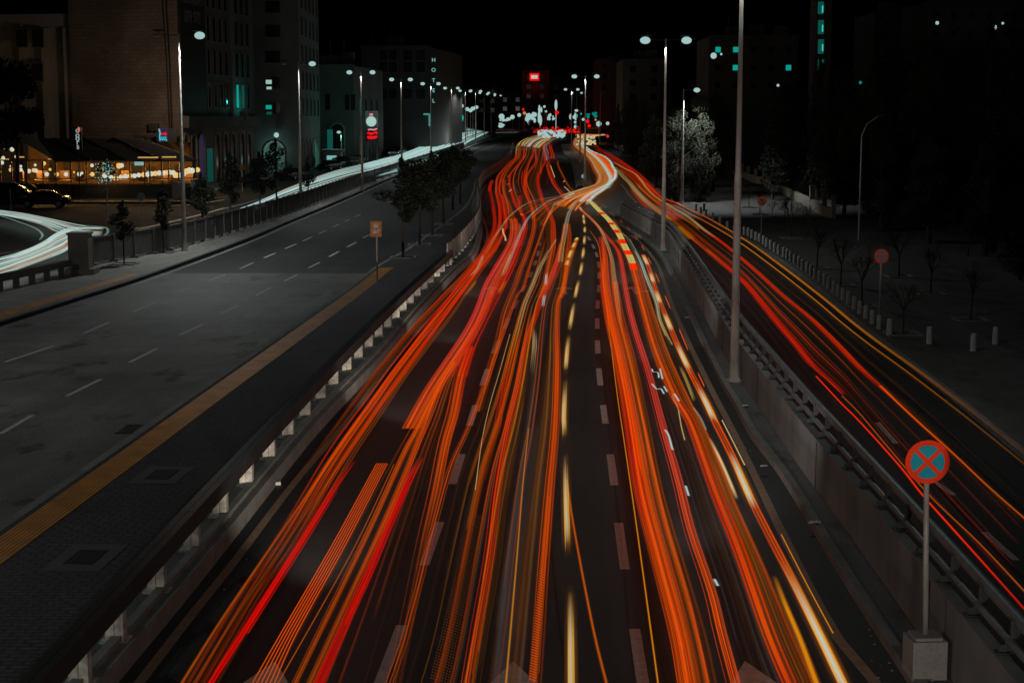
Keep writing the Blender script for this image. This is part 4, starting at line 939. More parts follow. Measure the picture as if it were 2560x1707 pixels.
# low building with the round sign, then the hotel
def block(name, label, px0, px1, pytop, Y, depth, m, rows, cols, zb=4.6, side=None, winw=1.3, winh=1.6):
    a, c = P(px0,300,Y), P(px1,300,Y); zt_ = P(px0,pytop,Y).z; base = rise(Y)
    t = thing(name, label, 'building', ((a.x+c.x)/2, Y, base)); mb = MB(); sx_ = 0 if side is None else side
    mb.prism([(a.x,Y),(c.x,Y),(c.x+sx_,Y+depth),(a.x+sx_,Y+depth)], base-1, zt_); obj('wall', mb, M[m], t)
    mb = MB(); mb.prism([(a.x-.2,Y-.25),(c.x+.2,Y-.25),(c.x+.2,Y),(a.x-.2,Y)], zt_-.5, zt_+.25); obj('parapet', mb, M[m], t)
    rb = random.Random(int(px0+pytop)); W_ = c.x-a.x
    for k in range(3):
        x = a.x+W_*rb.uniform(.1,.9); hh = rb.uniform(1.2,2.6); mb = MB(); mb.box((x,Y+3+k*2,zt_+hh/2),(rb.uniform(1.5,3.5),2.5,hh)); obj('roof_hut', mb, M[m], t)
    for k in range(2):
        x = a.x+W_*rb.uniform(.1,.9); mb = MB(); mb.tube((x,Y+2,zt_+.5),(x,Y+2,zt_+1.7),.6,n=10); mb.tube((x,Y+2,zt_+1.7),(x,Y+2,zt_+4.0),.05,n=5); obj('water_tank', mb, M[m], t)
    return t, a, c, zt_, base
b4,a,c,zt_,bs = block('shop_building', 'low pale corner building with a tall dark arch behind the round illuminated sign', 800, 885, 165, 252, 26, 'office_stone', 3, 3, side=2.5)
arch(b4, Vector((0,252,0)), dX, P(838,0,252).x, bs+.6, 2.2, 5.6, 'glass'); 
for px in (815,865,878): window(b4, Vector((0,252,0)), dX, P(px,0,252).x, bs+8.2, .8, 2.4)
q = P(905,300,250); dW = Vector((2.5,26,0)).normalized()
for u in (5,10,15,20): window(b4, Vector((c.x,252,0)), dW, u, bs+7.5, 1.4, 2.4, 'win_teal_dim' if u == 5 else 'glass'); arch(b4, Vector((c.x,252,0)), dW, u, bs+.5, 2.2, 4.4, 'glass')
b5,a,c,zt_,bs = block('hotel_building', 'dark hotel block with a vertical lit sign on its right edge', 905, 1076, 118, 315, 40, 'night_block', 5, 4, side=5)
for py in (138,168,235):
    for px in (960,981,1019,1052):
        q = P(px,py,315); window(b5, Vector((0,315,0)), dX, q.x, q.z-1, 1.8, 2.0)
q0, q1 = P(1059,286,315), P(1074,316,315); mb = MB(); M['shop_teal'] = emat('shop_frame_teal', srgb(70,130,122), 1)
mb.box(((q0.x+q1.x)/2,314.7,q0.z),(q1.x-q0.x,.3,.35)); mb.box((q1.x,314.7,(q0.z+q1.z)/2),(.35,.3,q0.z-q1.z)); obj('lit_shop_frame', mb, M['shop_teal'], b5)
hs = thing('hotel_sign', 'vertical column of single glowing letters reading hotel at the edge of the dark block', 'sign', P(1084,200,314))
M['hotel'] = emat('hotel_letters', srgb(110,175,168), 1); mb = MB(); q = P(1080,200,314.5); qa, qb = P(1080,140,314), P(1080,262,314)
mb.box((qa.x-.25,314.6,(qa.z+qb.z)/2),(.12,.3,qa.z-qb.z)); obj('bracket', mb, M['steel_dark'], hs)
for ch, py in zip('HOTEL',(151,176,202,227,253)):
    text_obj('letter', ch, P(1084,py,313.9), 1.05, M['hotel'], hs, (R(90),0,0), .05)
# buildings farther down the left side and closing the street
far = [(1010,1120,205,400,'night_block'),(1085,1160,235,480,'dark_facade'),(1160,1245,215,640,'dark_facade'),(1215,1310,235,655,'dark_facade'),(1305,1372,178,620,'night_block'),(1372,1440,205,650,'dark_facade'),(1430,1500,240,630,'dark_facade'),(1490,1570,150,560,'dark_facade'),(1555,1660,150,420,'dark_facade')]
fl = ['grey block beyond the hotel on the left side','dim block behind the left street lamps','wide dim block closing the street at left','dim block left of the red rooftop sign','pale block under the red rooftop sign','dim block right of the red rooftop sign','low dark block behind the bright billboards','tall dark block above the right lamps','dark block rising over the trees right of the far bend']
for (a_, c_, tp, Y, mm), lb in zip(far, fl):
    t, a, c, zt_, bs = block('city_block', lb, a_, c_, tp, Y, 25, mm, 4, 4)
    n = max(2, int((c.x-a.x)/4)); 
    for k in range(n):
        for r_ in range(3):
            z = zt_-3.2-3.6*r_
            if z > bs+3: window(t, Vector((0,Y,0)), dX, a.x+(c.x-a.x)*(k+.5)/n, z, 1.6, 1.7)
# right hand hill buildings above the park
rb = [(1770,1990,92,300,'dark_facade','wide dim block with small teal windows above the park trees','apartment_block'),(2180,2290,30,330,'dark_facade','dim block with a set-back roof behind the conifers','apartment_block'),(2310,2570,5,300,'dark_facade','large dim block at the upper right corner','apartment_block')]
for a_, c_, tp, Y, mm, lb, nm in rb:
    t, a, c, zt_, bs = block(nm, lb, a_, c_, tp, Y, 20, mm, 4, 4)
    n = max(2, int((c.x-a.x)/3.2))
    for k in range(n):
        for r_ in range(3):
            g_ = 'glass'
            if nm and a_ == 1770 and (r_, k) in ((1,1),(1,4),(1,5),(0,n-4),(0,n-5)): g_ = 'win_teal'
            window(t, Vector((0,Y,0)), dX, a.x+(c.x-a.x)*(k+.5)/n, zt_-2.9-3.3*r_, 1.0, 1.0, g_, fr=.06)
t, a, c, zt_, bs = block('stair_tower', 'slim dark stair tower with a stack of four glowing teal windows', 2034, 2072, -25, 240, 5, 'dark_facade', 4, 1)
M['teal_bright'] = emat('stair_tube_light', srgb(70,190,180), 1)
for y0_, y1_ in ((5,36),(51,86),(99,135),(149,178)):
    qa, qb = P(2044,y1_,240), P(2060,y0_,240); wn = window(t, Vector((0,240,0)), dX, (qa.x+qb.x)/2, qa.z, qb.x-qa.x, qb.z-qa.z, 'win_teal_dim')
    mb = MB(); q = P(2056.5,(y0_+y1_)/2+3,239.85); mb.tube((q.x,239.85,q.z-.5),(q.x,239.85,q.z+.5),.10,n=8); obj('tube_light', mb, M['teal_bright'], wn)
# ---------------------------------------------------------------- cafe terrace
def light(name, loc, e, c, r=.2, parent=None):
    ld = bpy.data.lights.new(name, 'POINT'); ld.energy = e; ld.color = c; ld.shadow_soft_size = r
    o = bpy.data.objects.new(name, ld); COL.objects.link(o); o.location = loc
    if parent: o.parent = parent; o.location = Vector(loc) - parent_world(parent)
    return o
M['cafe_wall'] = mat('cafe_terrace_wall', (0.07,0.06,0.055), (0.04,0.036,0.033), .9, .8, bump=.2)
M['cafe_wall_red'] = mat('cafe_terrace_wall_brown', (0.12,0.06,0.04), (0.08,0.04,0.028), .9, .8)
M['canvas'] = mat('dark_canvas', (0.06,0.058,0.056), (0.045,0.043,0.042), .85, .5)
M['timber'] = mat('timber', (0.16,0.085,0.035), (0.09,0.05,0.02), .6, 3, stretch=(1,1,.2))
M['bulb'] = emat('lantern_globe', srgb(205,208,190), 1.0)
M['bulb_warm'] = emat('warm_lantern_globe', srgb(240,190,110), 1.0)
M['warm'] = emat('warm_strip_light', srgb(200,150,80), 1.0)
YC_ = 149.0
cx0, cx1 = P(-30,450,YC_).x, P(492,450,YC_).x
cf = thing('cafe', 'open terrace cafe under a dark canvas roof with strings of glowing globes', 'cafe', ((cx0+cx1)/2, YC_, .13))
xs = P(178,450,YC_).x; xm = P(365,450,YC_).x
mb = MB(); mb.prism([(cx0,YC_),(xs,YC_),(xs,YC_+.4),(cx0,YC_+.4)], .1, 1.55); obj('terrace_wall', mb, M['cafe_wall_red'], cf)
mb = MB(); mb.prism([(xs+.005,YC_),(xm,YC_),(cx1+.3,YC_+3.2),(cx1+.2,YC_+3.6),(xm,YC_+.4),(xs+.005,YC_+.4)], .1, 1.5); o = obj('terrace_wall', mb, M['cafe_wall'], cf); o['label'] = 'dark painted wall with scrawled lettering'
text_obj('painted_lettering', 'doors', (P(245,480,YC_).x, YC_-.02, .95), 1.0, mat('faded_wall_letters',(.10,.12,.11),(.06,.07,.07),.9,3), cf)
mb = MB(); mb.prism([(cx0,YC_+.4),(cx1,YC_+3.5),(cx1-2.6,YC_+13),(cx0,YC_+13)], .1, 1.1); obj('terrace_floor', mb, M['timber'], cf)
ze = P(300,402,YC_).z; zr = P(300,346,YC_+8).z
xg = P(140,400,YC_).x; xr0 = P(60,346,YC_+8).x; xr1 = P(330,346,YC_+8).x; xe1 = P(490,400,YC_+1).x
mb = MB()
mb.quad((xg,YC_-.3,ze),(xe1,YC_+1.5,ze),(xr1+1,YC_+8,zr),(xr0,YC_+8,zr)); mb.quad((xg,YC_-.3,ze-.12),(xr0,YC_+8,zr-.12),(xr1+1,YC_+8,zr-.12),(xe1,YC_+1.5,ze-.12))
mb.quad((xg,YC_-.3,ze-.12),(xe1,YC_+1.5,ze-.12),(xe1,YC_+1.5,ze),(xg,YC_-.3,ze)); mb.quad((xe1,YC_+1.5,ze-.12),(xe1-2.7,YC_+13,ze),(xr1+1,YC_+8,zr),(xe1,YC_+1.5,ze))
mb.quad((xr0,YC_+8,zr),(xr1+1,YC_+8,zr),(xe1-3.2,YC_+14,ze),(xg,YC_+14,ze)); obj('canopy', mb, M['canvas'], cf)
for u in (.25,.5,.75):
    mb = MB(); a = Vector((xg+(xe1-xg)*u, YC_-.3+1.8*u, ze+.02)); c = Vector((xr0+(xr1+1-xr0)*u, YC_+8, zr+.03)); mb.path([a,c],.09,6); obj('canopy_rib', mb, M['black'], cf)
mb = MB(); xl = P(-10,330,YC_).x; zl = P(30,338,YC_).z      # gable roof at the left end
mb.quad((xl-3,YC_,zl+.2),(xr0+.5,YC_,zl+.4),(xr0+.5,YC_+9,zl+.4),(xl-3,YC_+9,zl+.2)); mb.quad((xr0+.5,YC_,zl+.4),(xg,YC_-.3,ze),(xr0,YC_+8,zr),(xr0+.5,YC_+9,zl+.4)); obj('gable_roof', mb, M['canvas'], cf)
mb = MB(); mb.quad((cx0,YC_+12.8,1.1),(cx1-3.0,YC_+12.8,1.1),(cx1-3.0,YC_+12.8,5.2),(cx0,YC_+12.8,5.6)); obj('back_wall', mb, mat('cafe_back_wall',(.26,.15,.06),(.12,.07,.03),.8,.9), cf)
rngc = random.Random(31)
for k in range(11):      # dark doors, shelves and pictures on the back wall
    x = cx0+1.0+k*1.42; hh_ = rngc.uniform(1.2,2.4); mb = MB(); mb.box((x,YC_+12.7,1.15+hh_/2+rngc.uniform(0,.8)),(rngc.uniform(.5,1.05),.1,hh_)); obj('wall_panel', mb, M['black'] if k%3 else M['timber'], cf)
for k in range(9):
    x = cx0+1.5+k*2.0; mb = MB(); mb.box((x,YC_+4.5+.8*(k%3),2.1),(.9,.5,1.0)); obj('bench_back', mb, M['timber'], cf)
for px in (2,30,68,108,140,178,217,290,325,362,375,405,422,447,489):
    q = P(px,440,YC_+.25+(max(0,px-365)*.025)); mb = MB(); mb.box((q.x,q.y,(1.5+ze)/2),(.12,.12,ze-1.5)); obj('post', mb, M['timber'], cf)
for z in (2.0,):
    mb = MB(); mb.path([(cx0,YC_+.2,z),(xm,YC_+.2,z),(cx1,YC_+3.3,z)], .04, 6); obj('handrail', mb, M['steel'], cf)
mb = MB(); mb.box((P(70,401,YC_).x,YC_+.2,P(70,401,YC_).z),(P(140,0,YC_).x-cx0,.1,.1)); obj('lintel', mb, M['timber'], cf)
glb = [(27,425,1),(52,425,1),(72,428,1.1),(84,426,1),(90,427,1.1),(117,436,1.1),(142,436,1.1),(165,436,1.1),(198,436,1.1),(231,436,1.1),(262,440,1),(278,444,1),(290,446,1.1),(302,444,1),(314,442,1.1),(325,440,1),(336,440,1),(347,438,1),(359,437,1.1),(369,436,1.1),(378,435,1.1),(388,434,1.1),(398,433,1.1),(408,433,1.1),(416,432,1.1),(424,431,1.1),(433,432,1.1),(440,439,1.4),(448,438,1.2),(458,434,1.3),(465,429,1.3),(473,427,1.3),(481,427,1.2),(494,425,1.1),(52,416,.7),(27,416,.6),(110,409,1),(88,413,.7),(5,407,1),(15,372,1),(30,374,1.1),(8,395,.9),(125,424,.7),(205,433,.7),(230,414,.9),(297,415,1.2),(304,414,1.0),(40,392,.8),(185,431,.5)]
for i, (px, py, s) in enumerate(glb):
    Yg = YC_+.55+max(0,px-365)*.025; q = P(px,py,Yg); mb = MB(); mb.ball((q.x,Yg,q.z), .19*s if px < 255 else .22*s, 10, 6); obj('globe_lamp', mb, M['bulb'] if i % 3 else M['bulb_warm'], cf)
for a_, c_, py in ((345,395,394),(405,440,393),(120,142,399),(0,22,399),(46,60,393)):
    qa, qb = P(a_,py,YC_+1.5), P(c_,py,YC_+1.5); mb = MB(); mb.box(((qa.x+qb.x)/2,qa.y,qa.z),(qb.x-qa.x,.12,.12)); obj('strip_light', mb, M['warm'], cf)
qa, qb = P(336,399,YC_+1.2), P(359,414,YC_+1.2); mb = MB(); mb.box(((qa.x+qb.x)/2,qa.y,(qa.z+qb.z)/2),(qb.x-qa.x,.1,qa.z-qb.z)); tag(obj('television', mb, emat('screen_glow', srgb(120,165,160),1)), 'glowing pale screen hanging under the cafe canopy', 'screen')
rng = random.Random(9)
fr_ = thing('fairy_light_tree', 'small terrace tree wrapped in teal fairy lights at the middle of the cafe', 'tree', (P(268,450,YC_+1).x, YC_+1, 1.1))
mb = MB(); q = fr_.location; mb.tube(q, q+Vector((0,0,2.2)), .07,.03,6); obj('trunk', mb, M['bark'], fr_)
cr = MB(); leaves(cr, rng, (q.x,q.y,q.z+1.7), (.95,.6,1.0), 240, .16); obj('crown', cr, M['leaf_dark'], fr_)
mb = MB()
for _ in range(110):
    c = Vector((q.x+rng.gauss(0,.5), q.y-.35, q.z+1.5+rng.gauss(0,.55))); mb.box(c,(.045,.05,.09),rng.uniform(0,3))
obj('fairy_lights', mb, emat('fairy_teal', srgb(110,190,185),1), fr_)
# tables and chairs on the terrace
for i in range(12):
    x = cx0+2.5+i*1.5; y_ = YC_+1.6+(i%3)*.9; t = thing('terrace_table', f'round timber terrace table, {ORD[i]} from the left along the cafe rail', 'table', (x,y_,1.1), 0, 'terrace tables')
    mb = MB(); mb.tube((x,y_,1.82),(x,y_,1.86),.45,n=14); obj('tabletop', mb, M['timber'], t); mb = MB(); mb.tube((x,y_,1.1),(x,y_,1.82),.04,n=6); mb.tube((x,y_,1.1),(x,y_,1.14),.22,n=8); obj('pedestal', mb, M['steel_dark'], t)
for x_, e in ((-46,420),(-42.5,380),(-38,420),(-34,420),(-31,330)): light('terrace_light', (x_, YC_+4.5, ze-.6), e*1.1, (1.0,.52,.14), .3, cf)
light('flank_fill', (-35.4, YC_+16, 8.5), 900, (1.0,.72,.5), .4, cf)  # added warm point light that brightens the office building's blank flank
light('terrace_front_light', (-37.5, YC_-1.2, 2.6), 35, (1.0,.6,.25), .3, cf)
# vertical cafe sign and neon board
t = thing('cafe_sign', 'narrow black vertical sign with pale stacked letters on a pole above the cafe roof', 'sign', (P(194,400,YC_-.6).x, YC_-.6, .13))
qa, qb = P(184,318,YC_-.6), P(206,376,YC_-.6); x_ = (qa.x+qb.x)/2
mb = MB(); mb.box((x_,YC_-.6,(qa.z+qb.z)/2),(qb.x-qa.x,.25,qa.z-qb.z)); pb = obj('board', mb, M['black'], t)
mb = MB(); mb.tube((x_,YC_-.6,.13),(x_,YC_-.6,qb.z),.06,n=8); obj('post', mb, M['black'], t)
M['let_pale'] = emat('sign_letters_pale', srgb(150,165,160),1); M['let_red'] = emat('sign_letters_red', srgb(225,85,75),1)
for ch, py, mm in zip('doors',(326,338,346,356,367),('let_pale','let_pale','let_pale','let_pale','let_pale')):
    text_obj('letter', ch, (x_,YC_-.74,P(0,py,YC_-.7).z), .72, M[mm], pb)
mb = MB(); q = P(198,324,YC_-.75); mb.box((q.x,q.y,q.z),(.16,.03,.38)); obj('red_stroke', mb, M['let_red'], pb)
t = thing('neon_board', 'dark neon board with red and turquoise tubes on the flank of the office building', 'sign', (P(410,350,171).x,171,.13))
qa, qb = P(391,321,171), P(442,366,171); mb = MB(); mb.box(((qa.x+qb.x)/2,171.1,(qa.z+qb.z)/2),(qb.x-qa.x,.2,qa.z-qb.z)); pb = obj('board', mb, M['black'], t)
mb = MB(); qp = P(402,366,171); mb.tube((qp.x,171.1,.13),(qp.x,171.1,qb.z),.07,n=8); obj('post', mb, M['black'], t)
mb = MB(); qc = P(399,344,170.98); q2 = P(418,366,170.98); q1 = P(399,321,170.98); mb.quad((qc.x-.1,170.985,q2.z),(q2.x+.1,170.985,q2.z),(q2.x+.1,170.985,q1.z),(qc.x-.1,170.985,q1.z)); obj('glow_panel', mb, emat('neon_panel', srgb(38,26,58),1), pb)
def neon(pts, m, r=.055):
    mb = MB(); mb.path([P(a,c,170.92) for a,c in pts], r, 6); return obj('neon_tube', mb, m, pb)
NR = emat('neon_red', srgb(230,20,50),1); NC = emat('neon_cyan', srgb(40,190,200),1)
neon([(398,323),(400,332),(399,342),(400,352)],NC,.08); neon([(397,322),(398,330)],NR); neon([(402,344),(416,344)],NC); neon([(401,350),(404,347),(406,351),(409,347),(411,351),(414,347),(417,350),(415,353)],NC)
neon([(404,338),(404,333)],NR,.09); neon([(408,338),(408,333)],NR,.07); neon([(412,338),(412,333),(415,333),(415,338),(412,338)],NR,.08); neon([(401,354),(399,363)],NR,.10)
# cabinet by the cafe wall
q = G(371,520,'serv'); mb = MB(); mb.box((q.x,YC_-1.2,.13+.82),(.75,.5,1.64)); mb.box((q.x,YC_-1.46,.13+.85),(.66,.02,1.5)); tag(obj('utility_cabinet', mb, M['pier']), 'tall beige utility cabinet at the right end of the painted cafe wall', 'cabinet')
mb = MB(); mb.box((q.x+1.1,YC_-1.0,.13+.6),(.5,.4,1.2)); mb.box((q.x+1.1,YC_-1.21,.13+.6),(.42,.02,1.05)); tag(obj('utility_cabinet', mb, M['steel_dark']), 'smaller grey utility cabinet right of the tall beige one', 'cabinet')
M['banner_o'] = mat('banner_orange',(0.45,0.17,0.05),(0.35,0.13,0.04),.8,3); M['banner_w'] = mat('banner_white',(.4,.4,.38),(.3,.3,.3),.8,3)
for px, mm, lb in ((428,'banner_o','orange feather flag leaning by the right end of the cafe wall'),(479,'banner_w','pale feather flag near the corner of the cafe')):
    x_ = P(px,470,YC_-.5).x; t = thing('feather_flag', lb, 'flag', (x_,YC_-.5,.13), 0); mb = MB(); mb.tube((x_-.3,YC_-.5,.13),(x_,YC_-.5,2.1),.02,n=5); obj('pole', mb, M['steel'], t)
    mb = MB(); mb.poly([(x_,YC_-.49,2.05),(x_+.45,YC_-.45,1.6),(x_+.1,YC_-.49,1.1),(x_-.2,YC_-.5,.8)]); mb.poly([(x_,YC_-.52,2.05),(x_-.2,YC_-.53,.8),(x_+.1,YC_-.52,1.1),(x_+.45,YC_-.48,1.6)]); obj('cloth', mb, M[mm], t)
# road-side posts and signs by the service road
for px, py, tp, lb in ((270,552,472,'thin grey post standing alone in the service road island'),(27,524,472,'thin grey post at the left edge beside the parked cars')):
    q = G(px,py,'serv'); mb = MB(); mb.tube(q, q+Vector((0,0,(py-tp)/F*q.y)), .05,.05,8); mb.tube(q, q+Vector((0,0,.05)), .14,.14,8); tag(obj('post', mb, M['pole']), lb, 'post', 'service road posts')
for px, py, tp, lb, mm in ((354,532,492,'small round sign seen edge-on beside the utility cabinets','sign_white'),(606,478,420,'round sign seen from behind near the arcade of the office building','steel_dark')):
    q = G(px,py,'serv'); h = (py-tp)/F*q.y; t = thing('round_sign', lb, 'traffic sign', q); mb = MB(); mb.tube(q, q+Vector((0,0,h)), .035,.035,8); obj('post', mb, M['pole'], t)
    mb = MB(); mb.tube(q+Vector((0,-.03,h)), q+Vector((0,-.06,h)), .34, n=24); obj('plate', mb, M[mm], t)
# round illuminated sign with red script
Ys = 238.0
t = thing('illuminated_sign', 'pole sign with a glowing white disc above two lines of red script', 'sign', (P(928,400,Ys).x, Ys, rise(Ys)+.13))
qc = P(928,304,Ys); x_ = qc.x; zb_ = P(928,352,Ys).z
mb = MB(); mb.box((x_,Ys+.3,(P(0,318,Ys).z+zb_)/2),(32/F*Ys,.35,34/F*Ys)); pb = obj('panel', mb, M['black'], t)
mb = MB(); mb.box((x_-.8,Ys+.3,(zb_+rise(Ys))/2),(.25,.25,zb_-rise(Ys))); mb.box((x_+.8,Ys+.3,(zb_+rise(Ys))/2),(.25,.25,zb_-rise(Ys))); mb.box((x_-1.2,Ys+.4,P(0,300,Ys).z),(.15,.15,50/F*Ys)); mb.box((x_+1.2,Ys+.4,P(0,300,Ys).z),(.15,.15,50/F*Ys)); obj('frame', mb, M['steel_dark'], t)
mb = MB(); mb.tube((x_,Ys-.05,qc.z),(x_,Ys+.2,qc.z),12.6/F*Ys,n=40); obj('disc', mb, emat('disc_glow', srgb(160,195,185),1), t)
SR = emat('sign_script_red', srgb(235,8,25),1); SP = emat('sign_script_pink', srgb(225,130,140),1)
def squig(pts, m, r): 
    mb = MB(); mb.path([P(a,c,Ys-.1) for a,c in catmull(pts,4)], r, 6); obj('script', mb, m, pb)
q = P(928,287,Ys-.1); mb = MB(); mb.box((q.x,q.y,q.z),(9/F*Ys,.05,5/F*Ys)); obj('top_plate', mb, SP, t)
squig([(920,325),(927,324),(934,325),(941,323),(942,321)],SP,.11); squig([(919,335),(923,332),(925,335),(930,334),(935,334),(939,331),(942,331),(941,336)],SR,.14); squig([(919,344),(922,342),(925,345),(929,342),(932,345),(936,342),(939,343),(942,341)],SR,.17); squig([(921,333),(926,337),(931,336)],SR,.10); squig([(919,346),(928,347),(936,346),(941,344)],SR,.10)
mb = MB(); mb.box((x_+0,Ys+.9,P(0,300,Ys).z),(1.9,.1,2.6)); obj('back_board', mb, M['facade'], t)
light('sign_glow', (x_, Ys-.8, qc.z), 60, (.12,1,.8), .4, t); light('sign_glow', (x_-2.2, Ys+6, qc.z+1), 90, (.1,1,.75), .3, t); light('sign_glow', (x_, Ys+2.5, qc.z), 90, (.12,1,.8), .4, t)
q = P(853,331,232); t = street_lamp(Vector((q.x,232,rise(232)+.13)), 'lower greenish lamp shining in front of the tall dark arch', (0,1), 420, h=q.z-rise(232)-.13, arm=-.35, single=True, lc=(.2,1,.8), name='forecourt_lamp')
light('arch_light', (P(680,350,213).x, 213.6, 3.4), 60, (.45,1,.92), .2); light('teal_window_light', wall_pt(c0,dF,21.7,9.6,1.2), 70, (.05,1,.85), .2)
# kiosk and gate below the green lamp
q0, q1 = P(808,378,228), P(852,400,228); t = thing('kiosk', 'small teal-lit kiosk with a flat roof beside the parked cars', 'kiosk', ((q0.x+q1.x)/2,228,rise(228)+.13)); zb = rise(228)+.13
mb = MB(); mb.prism([(q0.x,228),(q1.x,228),(q1.x,231),(q0.x,231)], zb, zb+2.3); obj('wall', mb, M['facade'], t); mb = MB(); mb.prism([(q0.x-.4,227.4),(q1.x+.3,227.4),(q1.x+.3,231.4),(q0.x-.4,231.4)], zb+2.303, zb+2.55); obj('roof', mb, M['dark_facade'], t)
mb = MB(); mb.quad((q0.x+.5,227.98,zb+.9),(q1.x-.6,227.98,zb+.9),(q1.x-.6,227.98,zb+1.7),(q0.x+.5,227.98,zb+1.7)); obj('window', mb, M['hotel'], t)
q0, q1 = P(854,0,230), P(905,0,230); mb = MB()
for k in range(26): mb.box((q0.x+(q1.x-q0.x)*k/25,230,zb+.75),(.05,.05,1.5))
mb.box(((q0.x+q1.x)/2,230,zb+.3),(q1.x-q0.x,.06,.06)); mb.box(((q0.x+q1.x)/2,230,zb+1.4),(q1.x-q0.x,.06,.06)); tag(obj('forecourt_fence', mb, M['fence']), 'low barred fence of the forecourt below the green lamp', 'fence')

# ---------------------------------------------------------------- parked cars
M['car_dark'] = mat('car_paint_dark', (0.018,0.018,0.02), (0.014,0.014,0.015), .15, .5, spec=.6); M['car_grey'] = mat('car_paint_grey', (0.05,0.05,0.05), (0.04,0.04,0.04), .2, .5, spec=.6)
M['rubber'] = mat('tyre_rubber', (.015,.015,.015), (.01,.01,.01), .9, 8); M['rim'] = mat('wheel_rim', (.45,.45,.45), (.3,.3,.3), .3, 8, metal=.8); M['headlamp'] = mat('headlamp_glass', (.6,.6,.6), (.5,.5,.5), .1, 6, spec=.6)
def make_car(loc, rz, label, paint, suv=0):
    t = thing('parked_car', label, 'car', loc, rz, 'parked cars'); up = .28*suv
    prof = [(-2.15,.42),(-2.2,.62),(-2.12,.88),(-1.3,.95+up*.3),(-.2,1.0+up*.3),(1.2,.98+up*.3),(2.0,.9),(2.15,.72),(2.12,.4),(1.75,.28),(-1.8,.28)]
    mb = MB(); secs = []
    for yy, s, dz in ((-.86,.93,.0),(-.80,1.0,.02),(.80,1.0,.02),(.86,.93,.0)): secs.append([(x*s, yy, .32+(z-.32)*(1 if abs(yy)<.83 else .9)+dz*0) for x,z in prof])
    n = len(prof)
    for a, c in zip(secs[:-1], secs[1:]):
        for i in range(n): j = (i+1)%n; mb.quad(a[i],a[j],c[j],c[i])
    mb.poly(secs[0]); mb.poly(secs[-1][::-1])
    cab = [(-1.35,.95+up*.3),(-.55,1.42+up),(.75,1.45+up),(1.55 if not suv else 1.95,.97+up*.3)]
    roofw = .62
    A = [(x,-.76 if i in (0,3) else -roofw, z) for i,(x,z) in enumerate(cab)]; C = [(x,-y,z) for x,y,z in A]
    mb.quad(A[1],A[2],C[2],C[1]); bd = obj('body', mb, M[paint], t, True, False)
    g = MB(); e = .012
    g.quad(A[0],A[1],C[1],C[0]); g.quad(A[2],A[3],C[3],C[2]); g.poly(A); g.poly(C[::-1]); obj('windows', g, M['glass'], t, False, False)
    p = MB()
    for sgn in (-1,1):
        for (i,j) in ((0,1),(2,3)): 
            a = A if sgn < 0 else C; p.tube(a[i],a[j],.045,n=5)
        xm_ = .1; p.tube((xm_,sgn*.765,.97+up*.3),(xm_,sgn*.63,1.42+up),.045,n=5)
    obj('pillars', p, M[paint], t, False, False)
    for x in (-1.32,1.3):
        for sgn in (-1,1):
            w_ = MB(); w_.tube((x,sgn*.70,.32),(x,sgn*.90,.32),.33,n=18); wo = obj('wheel', w_, M['rubber'], t, False, False)
            w_ = MB(); w_.tube((x,sgn*.895,.32),(x,sgn*.915,.32),.21,n=14); obj('rim', w_, M['rim'], wo, False, False)
    for sgn in (-1,1):
        h = MB(); h.ball((-2.10,sgn*.62,.70),(.10,.20,.08)); obj('headlight', h, M['headlamp'], t, True, False)
        h = MB(); h.ball((2.07,sgn*.64,.76),(.07,.17,.08)); obj('tail_light', h, M['sign_red'], t, True, False)
    return t
for px, py, rz, lb, pt, sv in ((112,514,.12,'dark saloon car parked below the brown cafe wall','car_dark',0),(18,508,.1,'dark car cut by the left picture edge, roof catching the cafe lights','car_dark',1),(55,498,.1,'dark car half hidden between the two cars by the cafe wall','car_dark',0),
    (826,424,1.15,'dark car with bright headlight reflections, frontmost of the row below the kiosk','car_dark',0),(850,419,1.15,'dark car second in the parked row below the kiosk','car_dark',1),(873,414,1.15,'dark car third in the parked row below the kiosk','car_dark',0),(893,409,1.15,'pale-nosed car at the end of the row below the kiosk','car_grey',0),
    (972,392,1.2,'dark car parked below the round illuminated sign','car_dark',0),(995,388,1.2,'boxy dark van-like car beside the round sign','car_dark',1),(640,462,1.2,'dark car half hidden by the young trees near the office arcade','car_dark',0),(735,447,1.2,'dark car between the young trees and the dark tower','car_grey',0),(1090,362,1.25,'small dark car far along the shops with a bright glint','car_dark',0)):
    q = G(px,py,'serv',.13 if q.y > 143 else 0); q.z = zg('serv',q.y)+(.14 if q.x < shopX(q.y) and q.y > 143 else 0); make_car(q, rz, lb, pt, sv)
# ---------------------------------------------------------------- streaks of light above the carriageways
m, t, b = newmat('light_streak'); nt = t; nt.nodes.remove(b); N = nt.nodes.new
at = N('ShaderNodeAttribute'); at.attribute_name = 'glow'; em = N('ShaderNodeEmission'); tr_ = N('ShaderNodeBsdfTransparent'); ms = N('ShaderNodeMixShader')
nt.links.new(at.outputs['Color'], em.inputs[0]); nt.links.new(at.outputs['Alpha'], ms.inputs[0]); nt.links.new(tr_.outputs[0], ms.inputs[1]); nt.links.new(em.outputs[0], ms.inputs[2])
nt.links.new(ms.outputs[0], nt.nodes['Material Output'].inputs[0]); m.cycles.emission_sampling = 'NONE'; M['streak'] = m
C_ = {'RED':(252,42,3),'PURE':(255,10,4),'ORG':(244,84,2),'DORG':(172,76,5),'BRN':(92,50,12),'CREAM':(222,180,122),'WHT':(182,210,205),'YEL':(222,186,92),'PINK':(255,72,55),'AMB':(214,128,14),'GREY':(70,62,60),'TAN':(150,104,62),'CYAN':(160,198,194),'SAL':(240,88,30),'DRED':(150,12,2)}
def lin(c): return srgb(*c) if not isinstance(c, str) else srgb(*C_[c])
